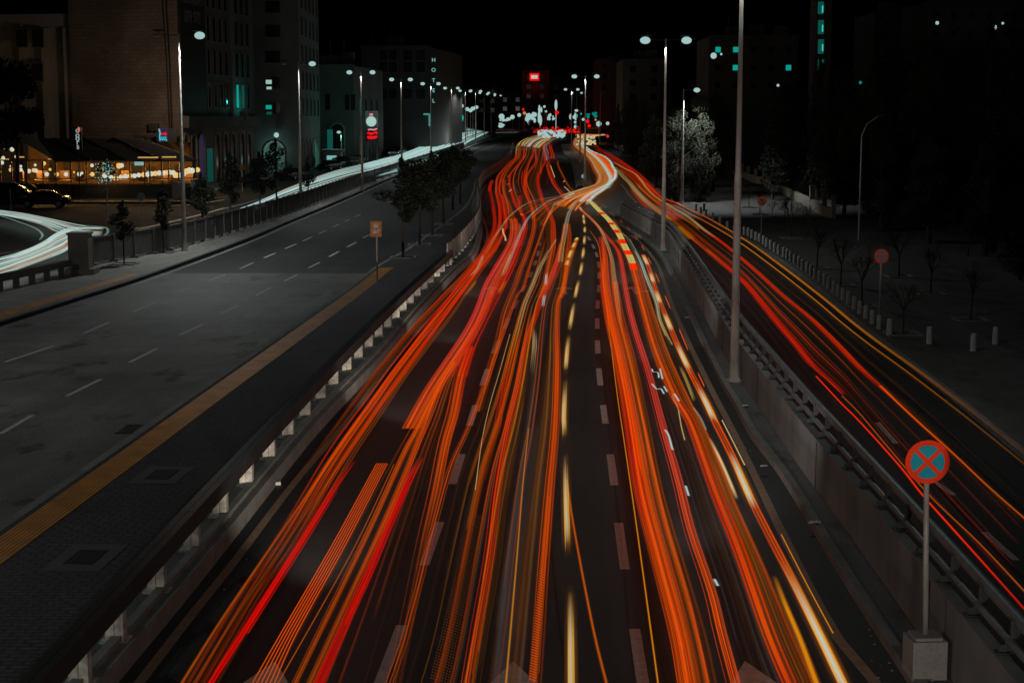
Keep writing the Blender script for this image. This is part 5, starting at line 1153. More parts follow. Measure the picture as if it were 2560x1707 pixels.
def mixc(a, b_, t): return tuple(x+(y-x)*t for x, y in zip(a, b_))
PROF = ((-1,0),(-.55,.22),(-.24,.95),(.24,.95),(.55,.22),(1,0))
def ribbon(mb, pts, width, col, alpha, layer='main', dz=.7, dash=None, fade=(0,0), prof=PROF, sharp=False, off=0.0, cs=1.0, ph=None):
    """pts: photo points; width: metres or (w0,w1); col: name or list of (t,name); lies dz above its road"""
    wp = [G(x, y, layer, dz) for x, y in pts]
    if pts[-1][1] > 1690 and len(wp) > 2:      # the streaks run on under the camera
        dv_ = (wp[-1]-wp[-2]).normalized(); pts = list(pts); q0_ = wp[-1].copy()
        for k_ in range(1, 5): wp.append(q0_ + dv_*(5.0*k_)); pts.append(pts[-1])
    n = len(wp)
    w0, w1 = width if isinstance(width, tuple) else (width, width)
    L_ = [0]
    for a, c in zip(wp[:-1], wp[1:]): L_.append(L_[-1] + (c-a).length)
    T = L_[-1] or 1
    pr = ((-1,1),(1,1)) if sharp else prof
    prev = None
    for i, p in enumerate(wp):
        d = wp[min(i+1,n-1)] - wp[max(i-1,0)]; d.z = 0
        if d.length < 1e-6: continue
        d.normalize(); sd = Vector((d.y, -d.x, 0)); t_ = i/(n-1); w_ = (w0+(w1-w0)*t_)
        if callable(alpha): a = alpha(pts[i][1])
        else: a = alpha
        if fade[0] and t_ < fade[0]: a *= t_/fade[0]
        if fade[1] and t_ > 1-fade[1]: a *= (1-t_)/fade[1]
        if isinstance(col, (list, tuple)) and not isinstance(col[0], (int, float)):
            c = lin(col[0][1])
            for (ta, ca), (tb, cb) in zip(col[:-1], col[1:]):
                if t_ >= ta: c = mixc(lin(ca), lin(cb), min(1, max(0, (t_-ta)/(tb-ta))))
        else: c = lin(col)
        if ph is not None: a *= .72+.28*math.sin(i*.21+ph)*math.sin(i*.083+ph*2)
        c = tuple(min(1.0, x*cs) for x in c)
        if dash: on, colx = dash(pts[i][1]); a *= on; c = lin(colx) if colx else c
        base = len(mb.v)
        for u, k in pr:
            mb.v.append(tuple(p + sd*(u*w_*.75 + off*w_) + Vector((0,0,.22*w_*(1-u*u))))); mb.col.append((*c, min(1, a*k)))
        if prev is not None:
            for k in range(len(pr)-1):
                mb.f.append((prev+k, prev+k+1, base+k+1, base+k)); mb.mi.append(0); mb.uv.append(None)
        prev = base
def dense(pts, n=7): return catmull(pts, n)
def trail(label, pts, width, col, alpha=1.0, group=None, strands=0, seed=1, **kw):
    mb = MB(); dp = dense(pts); w0, w1 = width if isinstance(width, tuple) else (width, width)
    if kw.get('dash') or kw.get('sharp') or min(w0, w1) < .10 and max(w0, w1) < .16:
        ribbon(mb, dp, width, col, alpha, **kw)
    else:
        rng = random.Random(seed*7+len(label)); sc_ = lambda f, s=1.0: ((lambda y: f(y)*s) if callable(f) else f*s)
        ribbon(mb, dp, (w0*.95, w1*.95), col, sc_(alpha, .17), cs=.40, **kw)
        dz = kw.get('dz', .7); k2 = {k: v for k, v in kw.items() if k not in ('dz', 'fade')}
        n = 5 + strands; ff = kw.get('fade',(0,0))
        for k in range(n):
            o = (k+.5)/n-.5 + rng.uniform(-.07,.07); f_ = rng.uniform(.035,.085) if k % 3 else rng.uniform(.13,.21)
            i0 = rng.randrange(0, max(1,len(dp)//4)) if rng.random() < .35 else 0; i1 = len(dp) - (rng.randrange(0, max(1,len(dp)//4)) if rng.random() < .35 else 0)
            sub = dp[i0:i1]
            if len(sub) < 6: sub = dp
            core = 1-abs(o)*.9; cc = col; warm = isinstance(col, str) and col in ('ORG','DORG','AMB')
            if warm and rng.random() < .38: cc = rng.choice(('AMB','AMB','DORG','SAL'))
            ribbon(mb, sub, (max(w0*f_,.018), max(w1*f_,.014)), cc, sc_(alpha, rng.uniform(.7,1)), off=o*w0*.95/max(w0*f_,.018), cs=max(.6, core)*rng.uniform(.9,1.25), ph=rng.uniform(0,6.28), dz=dz+.02+.01*k, fade=ff, **k2)
    o = obj('light_trail', mb, M['streak']); return tag(o, label, 'light trail', group)
def interp(A, B, t, n=26):
    def at(poly, s):
        L_ = [0]
        for a, c in zip(poly[:-1], poly[1:]): L_.append(L_[-1] + math.hypot(c[0]-a[0], c[1]-a[1]))
        s *= L_[-1]
        for i in range(len(poly)-1):
            if s <= L_[i+1]+1e-9:
                k = (s-L_[i])/max(1e-9, L_[i+1]-L_[i]); return tuple(a+(c-a)*k for a, c in zip(poly[i], poly[i+1]))
        return poly[-1]
    return [mixc(at(A, i/(n-1)), at(B, i/(n-1)), t) for i in range(n)]
def family(label, A, B, n, seed, pal, wr=(.03,.10), ar=(.2,.6), cut=.35, layer='main', dz=.7, name='light_streaks', trange=(0,1), wob=0.0, near=None):
    rng = random.Random(seed); mb = MB(); Ad, Bd = dense(A,6), dense(B,6)
    for k in range(n):
        t_ = rng.uniform(*trange); p = interp(Ad, Bd, t_, 40); s0, s1 = 0, len(p)
        if rng.random() < cut: s0 = rng.randrange(0, len(p)//2)
        if rng.random() < cut: s1 = rng.randrange(len(p)//2, len(p))
        ph = rng.uniform(0,6.28); p = [(x+wob*math.sin(i*.9+ph), y+.5*wob*math.cos(i*1.3+ph)) for i,(x,y) in enumerate(p)][s0:max(s1,s0+4)]
        if len(p) < 3: continue
        ribbon(mb, dense(p,2), rng.uniform(*wr), rng.choice(pal), (lambda y, a_=rng.uniform(*ar): a_*(1 if not near else (1 if y < near[0] else max(near[2], 1-(y-near[0])/near[1])))), layer=layer, dz=dz+rng.uniform(-.15,.2), fade=(.06,.06))
    o = obj(name, mb, M['streak']); return tag(o, label, 'light trails', None, 'stuff')
gM, gF, gW = 'light trails over the main road', 'light trails over the frontage road', 'white light trails over the service road'

# ---- left lane of the main road
T1 = [(1230,451),(1225,475),(1227,487),(1233,518),(1237,553),(1230,587),(1210,627),(1183,660),(1150,698),(1107,742),(1025,830),(950,922),(900,990),(820,1100),(733,1217)]
T2 = [(1241,456),(1240,480),(1241,487),(1248,518),(1250,553),(1243,580),(1222,620),(1200,648),(1150,712),(1100,778),(1040,858),(975,945),(900,1048),(800,1193),(700,1360),(613,1477),(540,1597),(473,1707)]
T3 = [(1310,362),(1309,394),(1294,415),(1276,436),(1274,462),(1279,481),(1290,512),(1305,532),(1313,553),(1310,583),(1297,618),(1277,668),(1245,730),(1212,792),(1175,867),(1150,942),(1132,1030),(1110,1110),(1087,1227),(1057,1360),(1027,1510),(985,1707)]
T4 = [(1262,485),(1273,515),(1283,547),(1287,568),(1283,602),(1267,635),(1240,682),(1222,717),(1200,778),(1170,837),(1125,905),(1075,980),(1025,1072),(950,1205),(867,1357),(793,1490),(670,1707)]
A1L = T1[:-3] + [(900,990),(800,1120),(690,1300),(560,1500),(440,1707)]
family('mass of thin orange light streaks over the left lane of the main road', A1L[4:], T4[3:], 16, 3, ('ORG','DORG','DORG','RED','BRN'), (.012,.05), (.25,.7), trange=(.12,.5), near=(900,550,.15))
family('thin orange and brown light streaks right of the pink band in the left lane', T4[3:], T3[8:], 18, 4, ('ORG','DORG','BRN','ORG','DORG'), (.012,.055), (.2,.65), near=(880,400,.18))
fd = lambda y: 1.0 if y < 980 else max(.15, 1-(y-980)/420)
trail('orange light trail hugging the left kerb and fading out near the parapet', T1, (0.258,0.172), [(0,'RED'),(.35,'RED'),(.6,'ORG'),(1,'BRN')], lambda y: .95 if y < 980 else max(0,.95-(y-980)/260), gM, 3, 1)
trail('red light trail running second from the left kerb down to the lower left', T2, (.26,.10), [(0,'ORG'),(.2,'RED'),(.55,'RED'),(.75,'ORG'),(1,'DORG')], fd, gM, 5, 2)
trail('twin red light trail just inside the second from the left kerb', [(x+14+(y-480)*.022,y) for x,y in T2[2:]], (.24,.07), [(0,'RED'),(.5,'RED'),(.75,'ORG'),(1,'DORG')], fd, gM, 3, 3)
trail('red light trail crossing from the upper bend to the middle of the left lane', [(1309,372)]+T3[1:16], (.30,.45), [(0,'RED'),(.6,'RED'),(1,'RED')], .95, gM, 3, 4)
trail('broad orange light trail at the right side of the left lane', T3[14:], (0.361,0.086), [(0,'RED'),(.25,'ORG'),(1,'DORG')], lambda y: .95 if y < 1080 else max(.22,.95-(y-1080)/420), gM, 4, 5)
trail('thick salmon pink light trail in the middle of the left lane', T4[2:13], (.70,.42), [(0,'ORG'),(.35,'PINK'),(.65,'PINK'),(1,'ORG')], .9, gM, 5, 6)
trail('orange trail dropping left from the pink band', [(1185,820),(1160,860),(1100,950),(1040,1075),(1010,1130),(933,1300),(850,1470),(735,1707)], (.16,.05), [(0,'ORG'),(.3,'ORG'),(1,'DORG')], .85, gM, 2, 7)
trail('orange light trail left of the long red bar in the lower middle', [(1135,905),(1090,985),(1063,1060),(1010,1193),(950,1330),(880,1480),(775,1707)], (.16,.05), [(0,'ORG'),(.4,'ORG'),(1,'DORG')], .8, gM, 2, 8)
trail('bright red bar of light left of the six thin lines', [(884,1151),(845,1207),(800,1279),(753,1355),(707,1427),(655,1508),(607,1583),(527,1707)], (.155,.13), [(0,'PURE'),(1,'PURE')], 1.0, gM, 3, fade=(.1,0), dz=.95)
trail('bright red bar of light right of the six thin lines', [(1051,1143),(1025,1195),(1000,1250),(967,1327),(917,1443),(880,1522),(853,1583),(797,1707)], (.15,.135), [(0,'PINK'),(.1,'PURE'),(1,'PURE')], 1.0, gM, 3, fade=(.08,0), dz=.95)
six = thing('light_trail', 'set of six parallel thin orange lines of light starting abruptly in the left lane', 'light trail', G(960,1158,'main',.7), 0, gM)
for k in range(6):
    mb = MB(); a, c, e = 942+5.3*k, 702+7.8*k, 631+11*k; pq = [(a,1158),(mixc((a,),(c,),.5)[0]+4,1370),(c,1583),(e,1707)]; ribbon(mb, dense(pq), .019, [(0,'ORG'),(.5,'ORG'),(1,'DORG')], .95)
    obj('line', mb, M['streak'], six)
trail('single hair-thin orange line right of the six parallel lines', [(985,1160),(905,1330),(830,1470),(695,1707)], .02, 'DORG', .9, gM)
for k, (dx, lb) in enumerate(((0,'dull red streak at the far left of the road beside the edge line'),(30,'faint brown streak beside the dull red one at the far left of the main road'))):
    trail(lb, [(900+dx,1045),(800+dx,1190),(690+dx,1350),(560+dx,1540),(455+dx,1707)], .05, 'DORG' if k == 0 else 'BRN', .7, gM)
trail('pale cream dash inside the red trails at the upper left lane', [(1210,636),(1195,668),(1176,692)], .17, 'CREAM', 1, gM, fade=(.2,.2), dz=.8)
trail('orange dash at the right flank of the red left-lane trails', [(1191,702),(1180,717),(1160,742)], .12, 'AMB', 1, gM, fade=(.3,.3), dz=.8)
trail('pale cream dash on the pink band', [(1281,628),(1270,655),(1255,692)], .20, 'CREAM', 1, gM, fade=(.2,.2), dz=.8)
trail('orange dash on the right flank of the pink band', [(1265,700),(1256,718),(1243,738)], .14, 'AMB', 1, gM, fade=(.3,.3), dz=.8)
# ---- upper bends of the left carriageway
T0 = [(1345,338),(1318,346),(1296,360),(1291,378),(1289,394),(1275,406),(1249,436),(1241,456)]
trail('orange-red light trail along the left side of the upper bend', T0, (.36,.30), [(0,'CREAM'),(.4,'CREAM'),(.5,'RED'),(1,'ORG')], .95, gM, 2, 9)
trail('second red light trail of the upper bend branching to the lane below', [(1262,446),(1252,458),(1247,478),(1250,500),(1260,540),(1262,560)], .28, 'RED', .9, gM)
U1 = [(1372,341),(1355,348),(1344,359),(1337,367),(1340,390),(1339,407),(1325,427),(1315,447),(1312,475),(1319,496),(1327,513),(1335,547),(1333,580),(1317,635),(1300,677),(1287,715),(1262,780),(1245,850),(1222,930),(1195,1030)]
U2 = [(1385,341),(1372,347),(1360,360),(1361,387),(1362,404),(1352,425),(1345,444),(1345,462),(1352,487),(1358,507),(1373,532),(1382,560),(1383,590),(1382,618),(1374,660),(1365,705),(1352,745)]
trail('orange-red light trail winding through the middle of the upper bend', U1, (.40,.22), [(0,'CREAM'),(.1,'RED'),(.6,'ORG'),(1,'DORG')], .9, gM, 3, 10)
trail('red light trail winding right of the middle through the upper bend', U2, (.42,.32), [(0,'CREAM'),(.12,'RED'),(.5,'RED'),(1,'ORG')], .9, gM, 3, 11)
trail('pale pink light band high in the upper bend', [(1405,340),(1384,348),(1369,359),(1362,367),(1367,385),(1370,402)], .85, (205,150,150), .85, gM)
trail('short red light trail right of the pale pink band', [(1374,362),(1377,374),(1381,388),(1380,397)], .75, 'RED', .95, gM)
trail('red light trail falling from the pale pink band to the crossing of trails', [(1372,402),(1372,422),(1380,444),(1389,465),(1406,485),(1420,496)], .40, [(0,'RED'),(.7,'RED'),(1,'ORG')], .95, gM)
trail('thin red light trail falling left of the traffic island', [(1394,403),(1396,416),(1407,439),(1421,465),(1437,482)], .28, 'ORG', .95, gM)
trail('brown-orange light band between the two red trails of the upper bend', [(1350,400),(1341,425),(1331,462),(1345,496),(1352,530),(1362,570),(1366,620),(1362,690)], .9, 'BRN', .65, gM, 4, 12)
trail('short red stub left of the middle bend', [(1301,488),(1300,505),(1302,520)], .3, 'RED', .95, gM)
trail('red stub beginning on its own at the far left below the fence bend', [(1231,452),(1225,466),(1224,480)], .34, 'RED', .95, gM, dz=.76)
trail('orange stub beginning on its own above the middle of the left lane', [(1261,451),(1259,470),(1262,490),(1272,515),(1283,545)], .32, 'ORG', .9, gM)
family('cluster of fine red and orange light streaks in the upper bends', [(1330,342),(1297,362),(1290,392),(1276,406),(1250,436),(1241,470),(1250,510),(1255,550)], [(1412,342),(1385,356),(1372,375),(1372,400),(1372,420),(1385,455),(1410,490),(1425,520)], 22, 8, ('RED','ORG','BRN','DORG'), (.06,.16), (.25,.7), .6, wob=.35)
family('fan of cream light streaks where the trails enter the far bend', [(1348,336),(1325,343),(1303,354),(1295,366)], [(1412,338),(1390,346),(1368,356),(1350,372)], 22, 9, ('CREAM','YEL','WHT','TAN'), (.16,.35), (.7,1), .4)
# ---- middle lane
A3 = [(1400,504),(1383,518),(1367,550),(1352,588),(1325,665),(1308,720),(1290,745),(1250,855),(1212,967),(1170,1072),(1127,1170),(1085,1320),(1017,1583),(975,1707)]
C3p = [(1420,560),(1423,593),(1417,643),(1408,720),(1395,755),(1391,830),(1392,930),(1387,1072),(1373,1227),(1360,1393),(1347,1583),(1338,1707)]
family('mass of brown and orange light streaks over the middle lane', A3[3:], C3p[1:], 28, 14, ('BRN','DORG','AMB','ORG','GREY','DORG','BRN'), (.012,.06), (.2,.65), near=(950,700,.25), trange=(.12,1))
family('grey ghostly streaks of passing car bodies over the middle lane', [(1345,760),(1320,900),(1290,1100),(1240,1400),(1200,1707)], [(1405,760),(1385,900),(1365,1100),(1330,1400),(1300,1707)], 16, 15, ('GREY','GREY','BRN'), (.05,.2), (.1,.28))
trail('cream arc of light sweeping left from the crossing, the longest of three', [(1483,470),(1442,482),(1400,490),(1333,503),(1300,520),(1272,543),(1250,573),(1230,603),(1208,640)], .17, [(0,'CREAM'),(.2,'DORG'),(.35,'CREAM'),(.9,'CREAM'),(1,'RED')], .95, gM, dz=.85)
trail('thick white arc of light sweeping left from the crossing, second of three', [(1442,488),(1400,493),(1367,507),(1333,532),(1313,557),(1292,603),(1278,640),(1262,680)], (.20,.17), [(0,'CREAM'),(.3,'CREAM'),(.5,'WHT'),(.8,'WHT'),(1,'PINK')], 1, gM, dz=.85)
trail('cream arc of light turning into a thin orange line down the middle lane', A3, (.17,.035), [(0,'CREAM'),(.1,'CREAM'),(.18,'ORG'),(.6,'ORG'),(1,'DORG')], .9, gM, dz=.8)
trail('bright cream and orange light trail starting alone in the middle lane', [(1390,600),(1372,630),(1350,667),(1330,715),(1310,762),(1290,835),(1272,905),(1258,970),(1245,1060),(1233,1100),(1205,1200),(1180,1300)], (.20,.14), [(0,'CREAM'),(.3,'CREAM'),(.45,'AMB'),(.62,'RED'),(1,'DORG')], lambda y: 1 if y < 980 else max(.3,1-(y-980)/300), gM, dz=.85)
C2 = [(1403,610),(1390,660),(1367,720),(1357,742),(1332,805),(1312,875),(1295,967),(1270,1072),(1243,1227),(1223,1393),(1190,1583),(1170,1707)]
trail('thick orange-red light trail down the left part of the middle lane to the bottom edge', C2, (0.258,0.112), [(0,'RED'),(.15,'PINK'),(.3,'RED'),(.45,'ORG'),(.75,'RED'),(1,'ORG')], .95, gM, 3, 16)
trail('orange halo band beside the thick orange-red middle lane trail', [(x+16,y) for x,y in C2[6:]], (.22,.16), 'BRN', .55, gM, 3, 17)
trail('orange-red light trail down the right part of the middle lane', C3p, (0.275,0.146), [(0,'ORG'),(.5,'ORG'),(.75,'ORG'),(1,'DORG')], lambda y: .9 if y < 1100 else max(.45,.9-(y-1100)/900), gM, 4, 18)
for k in range(26):  # beads of a flickering lamp
    pass
mb = MB(); rng = random.Random(2)
for j in range(5):
    for i in range(70):
        y = 1240+ i*6.6; x = 1372-(y-1240)*.088 + (j-2)*3.6*(.6+.4*(y-1240)/460); p = G(x,y+j*1.3,'main',.72); mb.box(p,(.018,.03,.01))
tag(obj('light_trail', mb, emat('bead_orange', srgb(170,62,8),1)), 'beaded orange band of dots from a flickering lamp in the lower middle lane', 'light trails', None, 'stuff')
mb = MB()
for j in range(9):
    for i in range(60):
        y = 1280+ i*7; x = 1205-(y-1240)*.22 + (j-4)*7*(.6+.4*(y-1240)/460); p = G(x,y+j*2.1,'main',.72); mb.box(p,(.016,.022,.01))
tag(obj('light_trail', mb, emat('bead_brown', srgb(74,38,10),1)), 'wide faint brown band of dots left of the thick orange-red middle trail', 'light trails', None, 'stuff')
W1 = [(1440,503),(1456,530),(1460,553),(1462,575),(1461,600),(1458,633),(1453,672),(1445,710),(1442,722),(1429,792),(1417,885),(1410,1030),(1411,1077),(1415,1230),(1420,1380),(1426,1500),(1428,1707)]
seg1 = [(515,528),(536,548),(546,561),(567,582),(589,611),(618,646),(655,690),(700,746),(759,822),(838,928),(955,1095),(1140,1385),(1470,1800)]
def dashes(seg, on, off=None, soft=.18):
    def f(y):
        for a, c in seg:
            if a <= y <= c: e = min(1,(y-a)/((c-a)*soft),(c-y)/((c-a)*soft*.6)); return (max(0,e) if off is None else 1, on)
        return (0 if off is None else .9, off)
    return f
def flicker(label, base, seg, w, strands, off_col=None, seed=1, dz=.75):
    rng = random.Random(seed); mb = MB(); d_ = dense(base, 7)
    if off_col: 
        for o in (-.35, 0, .35): ribbon(mb, d_, (w[0]*.3, w[1]*.3), off_col, .85, dz=dz-.03, off=o/.3, ph=rng.uniform(0,6))
    ribbon(mb, d_, (w[0]*1.25, w[1]*1.25), 'AMB', .5, dz=dz-.02, dash=dashes(seg, 'AMB', None, .5))
    for k in range(strands):
        o = (k+.5)/strands-.5; f_ = rng.uniform(.13,.26); sg = [(a_+rng.uniform(0,.14)*(c_-a_), c_-rng.uniform(0,.12)*(c_-a_)) for a_, c_ in seg]
        ribbon(mb, d_, (w[0]*f_, w[1]*f_), 'YEL', rng.uniform(.75,1), dz=dz+.01*k, off=o*.8/f_, dash=dashes(sg, rng.choice(('YEL','YEL','WHT','CREAM')), None, .4))
    o = obj('light_trail', mb, M['streak']); return tag(o, label, 'light trail', gM)
flicker('dashed yellow-white line of light in the empty dark strip right of the middle lane', W1, seg1, (.18,.10), 5, None, 71)
trail('white wavering light trail falling from the crossing into the middle lane', [(1440,503),(1425,527),(1417,553),(1410,593),(1403,625),(1401,655)], .26, [(0,'WHT'),(.7,'YEL'),(1,'YEL')], 1, gM, dz=.85)
trail('red light trail hanging below the white wavering one', [(1412,560),(1406,610),(1398,650),(1385,690),(1365,725)], .3, [(0,'ORG'),(.6,'PINK'),(1,'ORG')], .9, gM)
trail('short blotchy amber trail standing alone above the empty strip', [(1443,596),(1433,618),(1424,640),(1416,665)], .22, 'AMB', .95, gM, dash=dashes([(592,603),(610,620),(630,645),(655,666)],'YEL','DORG'))
trail('orange light trail below the blotchy amber one', [(1442,600),(1425,650),(1412,700),(1402,745)], .22, 'ORG', .85, gM)
trail('small white dash in the middle lane, upper of two', [(1366,684),(1365,700),(1364,714)], .13, 'WHT', 1, gM, fade=(.2,.2), dz=.9); trail('small white dash in the middle lane, lower of two', [(1362,736),(1359,752),(1357,768)], .13, 'WHT', 1, gM, fade=(.2,.2), dz=.9)
trail('soft cream flare in the heart of the middle lane', [(1334,820),(1336,850),(1333,890),(1327,940)], .15, 'CREAM', .95, gM, fade=(.3,.5), dz=.8)
trail('hair-thin white line wandering along the left of the middle lane', [(1275,835),(1250,925),(1225,1010),(1205,1100),(1188,1225)], .014, 'CREAM', .9, gM)
trail('orange line splitting right from the dashed light near the bottom', [(1417,1200),(1430,1290),(1455,1430),(1487,1590),(1516,1707)], .04, 'DORG', 1, gM)
trail('thin amber line down the middle lane between the thick trail and the beads', [(1322,1070),(1308,1200),(1295,1360),(1283,1500),(1265,1707)], .03, 'AMB', .7, gM)
# ---- right lane
D1 = [(1503,593),(1507,640),(1507,705),(1520,792),(1540,880),(1557,967),(1573,1060),(1600,1227),(1643,1393),(1693,1583),(1716,1707)]
D2 = [(1446,520),(1475,545),(1510,585),(1540,620),(1550,643),(1557,680),(1570,755),(1590,835),(1620,930),(1655,1060),(1693,1193),(1727,1327),(1777,1477),(1803,1583),(1836,1707)]
D3 = [(1545,600),(1570,640),(1585,680),(1607,767),(1640,880),(1687,992),(1727,1060),(1787,1227),(1847,1377),(1920,1583),(1972,1707)]
D4 = [(1607,637),(1617,658),(1630,694),(1645,742),(1670,805),(1707,892),(1762,1000),(1790,1060),(1830,1140),(1877,1247),(1920,1333),(1983,1453),(2047,1583),(2106,1707)]
family('mass of thin orange light streaks along the left half of the right lane', D1, D2[2:], 32, 21, ('ORG','DORG','ORG','SAL','RED','DORG','BRN','ORG'), (.012,.05), (.3,.85), trange=(-.03,.48), near=(1100,900,.5))
family('mass of brown and orange light streaks along the right half of the right lane', D3, D4, 26, 22, ('BRN','DORG','ORG','BRN','AMB','DORG'), (.012,.055), (.2,.55), trange=(-.1,.5), near=(1000,900,.4))
family('grey ghostly streaks of passing car bodies in the right lane', D2[5:], D3[2:], 16, 23, ('GREY','GREY','BRN'), (.012,.055), (.1,.28))
trail('thick orange-red light trail along the left edge of the right lane to the bottom edge', D1, (0.275,0.224), [(0,'RED'),(.35,'ORG'),(.6,'RED'),(.75,'ORG'),(1,'ORG')], .95, gM, 6, 24)
trail('broad amber light band beside the thick trail at the left of the right lane', [(x+26+(y-600)*.02,y) for x,y in D1[2:]], (.30,.26), [(0,'ORG'),(.4,'DORG'),(1,'BRN')], .75, gM, 6, 25)
trail('thin yellow line marking the left limit of the right lane streaks', [(1475,577),(1495,610),(1503,660),(1515,760),(1527,860),(1545,1000),(1560,1100),(1585,1270),(1610,1450),(1645,1707)], .025, 'AMB', .9, gM)
trail('cream light trail curving from the crossing along the right lane', [(1443,517),(1467,538),(1497,568),(1517,610),(1530,650),(1536,690),(1544,755),(1549,810)], (.19,.15), [(0,'CREAM'),(.8,'CREAM'),(1,'SAL')], 1, gM, dz=.85)
trail('salmon pink light trail through the middle of the right lane', D2, (0.258,0.133), [(0,'RED'),(.3,'PINK'),(.6,'PINK'),(.8,'ORG'),(1,'ORG')], .95, gM, 4, 26)
trail('heavy red-orange light trail right of the salmon one, reddest at the bottom edge', D3, (0.310,0.172), [(0,'ORG'),(.4,'ORG'),(.7,'RED'),(.85,'ORG'),(1,'RED')], .95, gM, 5, 27)
seg4 = [(637,664),(680,708),(727,760),(782,828),(858,927),(962,1060),(1128,1275),(1390,1800)]
flicker('red and yellow-white dashed light trail along the right edge of the main road', D4, seg4, (.21,.135), 6, 'ORG', 72, .8)
D5 = [(1567,592),(1583,620),(1600,652),(1617,698),(1640,755),(1650,802),(1677,862)]
trail('wavering white light trail left of the red and yellow dashed one', D5, (.19,.13), [(0,'YEL'),(.2,'WHT'),(1,'YEL')], 1, gM, dz=.8)
trail('amber dash carrying on below the wavering white trail', [(1700,915),(1717,955),(1736,1003)], .10, 'YEL', 1, gM, fade=(.3,.2)); trail('second amber dash farther down between the right lane trails', [(1773,1095),(1805,1160),(1843,1250)], .08, 'CREAM', 1, gM, fade=(.35,.2)); trail('lowest amber dash between the right lane trails', [(1935,1440),(1962,1510),(2000,1600),(2040,1707)], .09, 'AMB', 1, gM, fade=(.35,0))
BL = [(1470,500),(1480,508),(1493,522),(1520,548),(1535,568),(1550,590),(1563,618),(1577,647),(1585,675)]
sb = [(500,531),(536,556),(562,574),(583,598),(609,626),(637,658)]
trail('broad chequered yellow and red light trail leaving the crossing to the right', dense(BL,5), (.12,.11), 'YEL', 1, gM, dash=dashes(sb,(188,172,96),'RED'), sharp=True, off=-.8, dz=.8)
trail('second strand of the chequered trail, just right of the first', dense(BL,5), (.12,.11), 'YEL', 1, gM, dash=dashes(sb,(188,172,96),'RED'), sharp=True, off=.8, dz=.8)
trail('narrow yellow zigzag light along the right of the chequered trail', [(1485,505),(1500,522),(1523,545),(1540,562),(1552,580),(1566,592)], .16, 'YEL', 1, gM, dz=.9)
mb = MB(); TD = [(1500,508),(1520,527),(1545,547),(1563,563),(1583,583),(1600,608),(1617,638),(1635,675),(1657,727),(1689,802),(1737,915),(1770,985)]
dtd = dense(TD,12)
for i in range(0,len(dtd)-7,12): ribbon(mb, dtd[i+2:i+9], .035, 'SAL', 1, fade=(.1,.1))
ribbon(mb, dense([(1805,1050),(1833,1105),(1862,1163)]), .03, 'CREAM', 1); ribbon(mb, dense([(1953,1335),(2017,1460),(2083,1583)]), .022, 'AMB', 1)
tag(obj('light_trail', mb, M['streak']), 'row of hair-thin slanting orange dashes beside the right edge line of the main road', 'light trails', None, 'stuff')
mb = MB()
for p in ([(1630,923),(1633,930),(1645,932),(1647,945)],[(1630,960),(1642,973),(1652,972),(1660,985)],[(1660,966),(1668,980)],[(1686,985),(1698,1003)],[(1663,1075),(1672,1090),(1680,1120),(1684,1125)],[(1714,1215),(1722,1240)],[(1786,1448),(1795,1465)],[(1650,922),(1654,938),(1656,948)]): ribbon(mb, dense(p,4), .05, 'WHT', .9, dz=.9)
ribbon(mb, dense([(1734,1020),(1752,1045),(1765,1075)],4), .05, (110,135,135), .8); ribbon(mb, dense([(1680,985),(1685,1000),(1695,1020),(1703,1065),(1712,1100)],4), .03, 'CREAM', .8)
tag(obj('light_trail', mb, M['streak']), 'broken white glints on passing bodywork scattered over the right lane', 'light trails', None, 'stuff')
mb = MB()
for p in ([(1268,441),(1273,442)],[(1266,462),(1274,460)],[(1272,480),(1279,474)],[(1301,536),(1308,539)],[(1257,572),(1258,582),(1263,594),(1264,603)],[(1408,456),(1412,452)],[(1410,467),(1416,472),(1426,482)],[(1376,414),(1380,425),(1384,436),(1387,444)]): ribbon(mb, dense(p,4), .10, 'CREAM', 1, dz=.9)
tag(obj('light_trail', mb, M['streak']), 'small curled cream glints scattered over the upper bends', 'light trails', None, 'stuff')
# ---- the S bend coming from the far right through the crossing
J1 = [(1515,338),(1480,340),(1462,350),(1455,362),(1465,374),(1485,389),(1500,403),(1512,418),(1522,435),(1527,449),(1519,461),(1500,471),(1480,482),(1462,494),(1450,505)]
J2 = [(1466,368),(1475,376),(1494,385),(1512,393),(1526,405),(1532,418),(1539,431),(1537,447),(1527,457),(1506,477),(1487,490),(1472,505)]
J3 = [(1462,334),(1444,341),(1435,352),(1437,365),(1450,377),(1467,389),(1481,405),(1489,422),(1499,441),(1496,456),(1487,464),(1462,471),(1437,479),(1400,490)]
family('tan haze of light streaks filling the double bend right of the traffic island', J3, J1, 60, 31, ('TAN','AMB','TAN','CREAM','BRN','DORG'), (.15,.4), (.3,.7), .4)
family('orange outer fringe of light streaks around the double bend', J1[3:], J2[1:]+[(1468,512)], 26, 32, ('AMB','DORG','ORG','YEL'), (.15,.35), (.35,.8), .4)
family('tangle of tan and orange light streaks over the crossing', [(1500,466),(1460,478),(1420,492),(1385,515)], [(1520,470),(1490,490),(1455,510),(1440,530)], 40, 33, ('TAN','ORG','CREAM','AMB','DORG','SAL'), (.06,.22), (.4,.9), .5)
trail('brilliant white light trail sweeping through the double bend', J1, (.72,.44), 'WHT', 1, gM, 12, dz=.9)
trail('dashed white light trail on the outside of the double bend', dense(J2,4), .42, 'WHT', 1, gM, dash=lambda y: (1 if (y*.21)%1 > .22 else .1, 'WHT'), dz=.9)
trail('cream light trail on the inside of the double bend', J3, (.45,.25), [(0,'CREAM'),(.6,'CREAM'),(1,'AMB')], .95, gM, dz=.85)
trail('red light trail under the cream one inside the double bend', [(x-5,y+2) for x,y in J3[2:12]], .35, [(0,'RED'),(.5,'ORG'),(1,'ORG')], .9, gM, dz=.6)
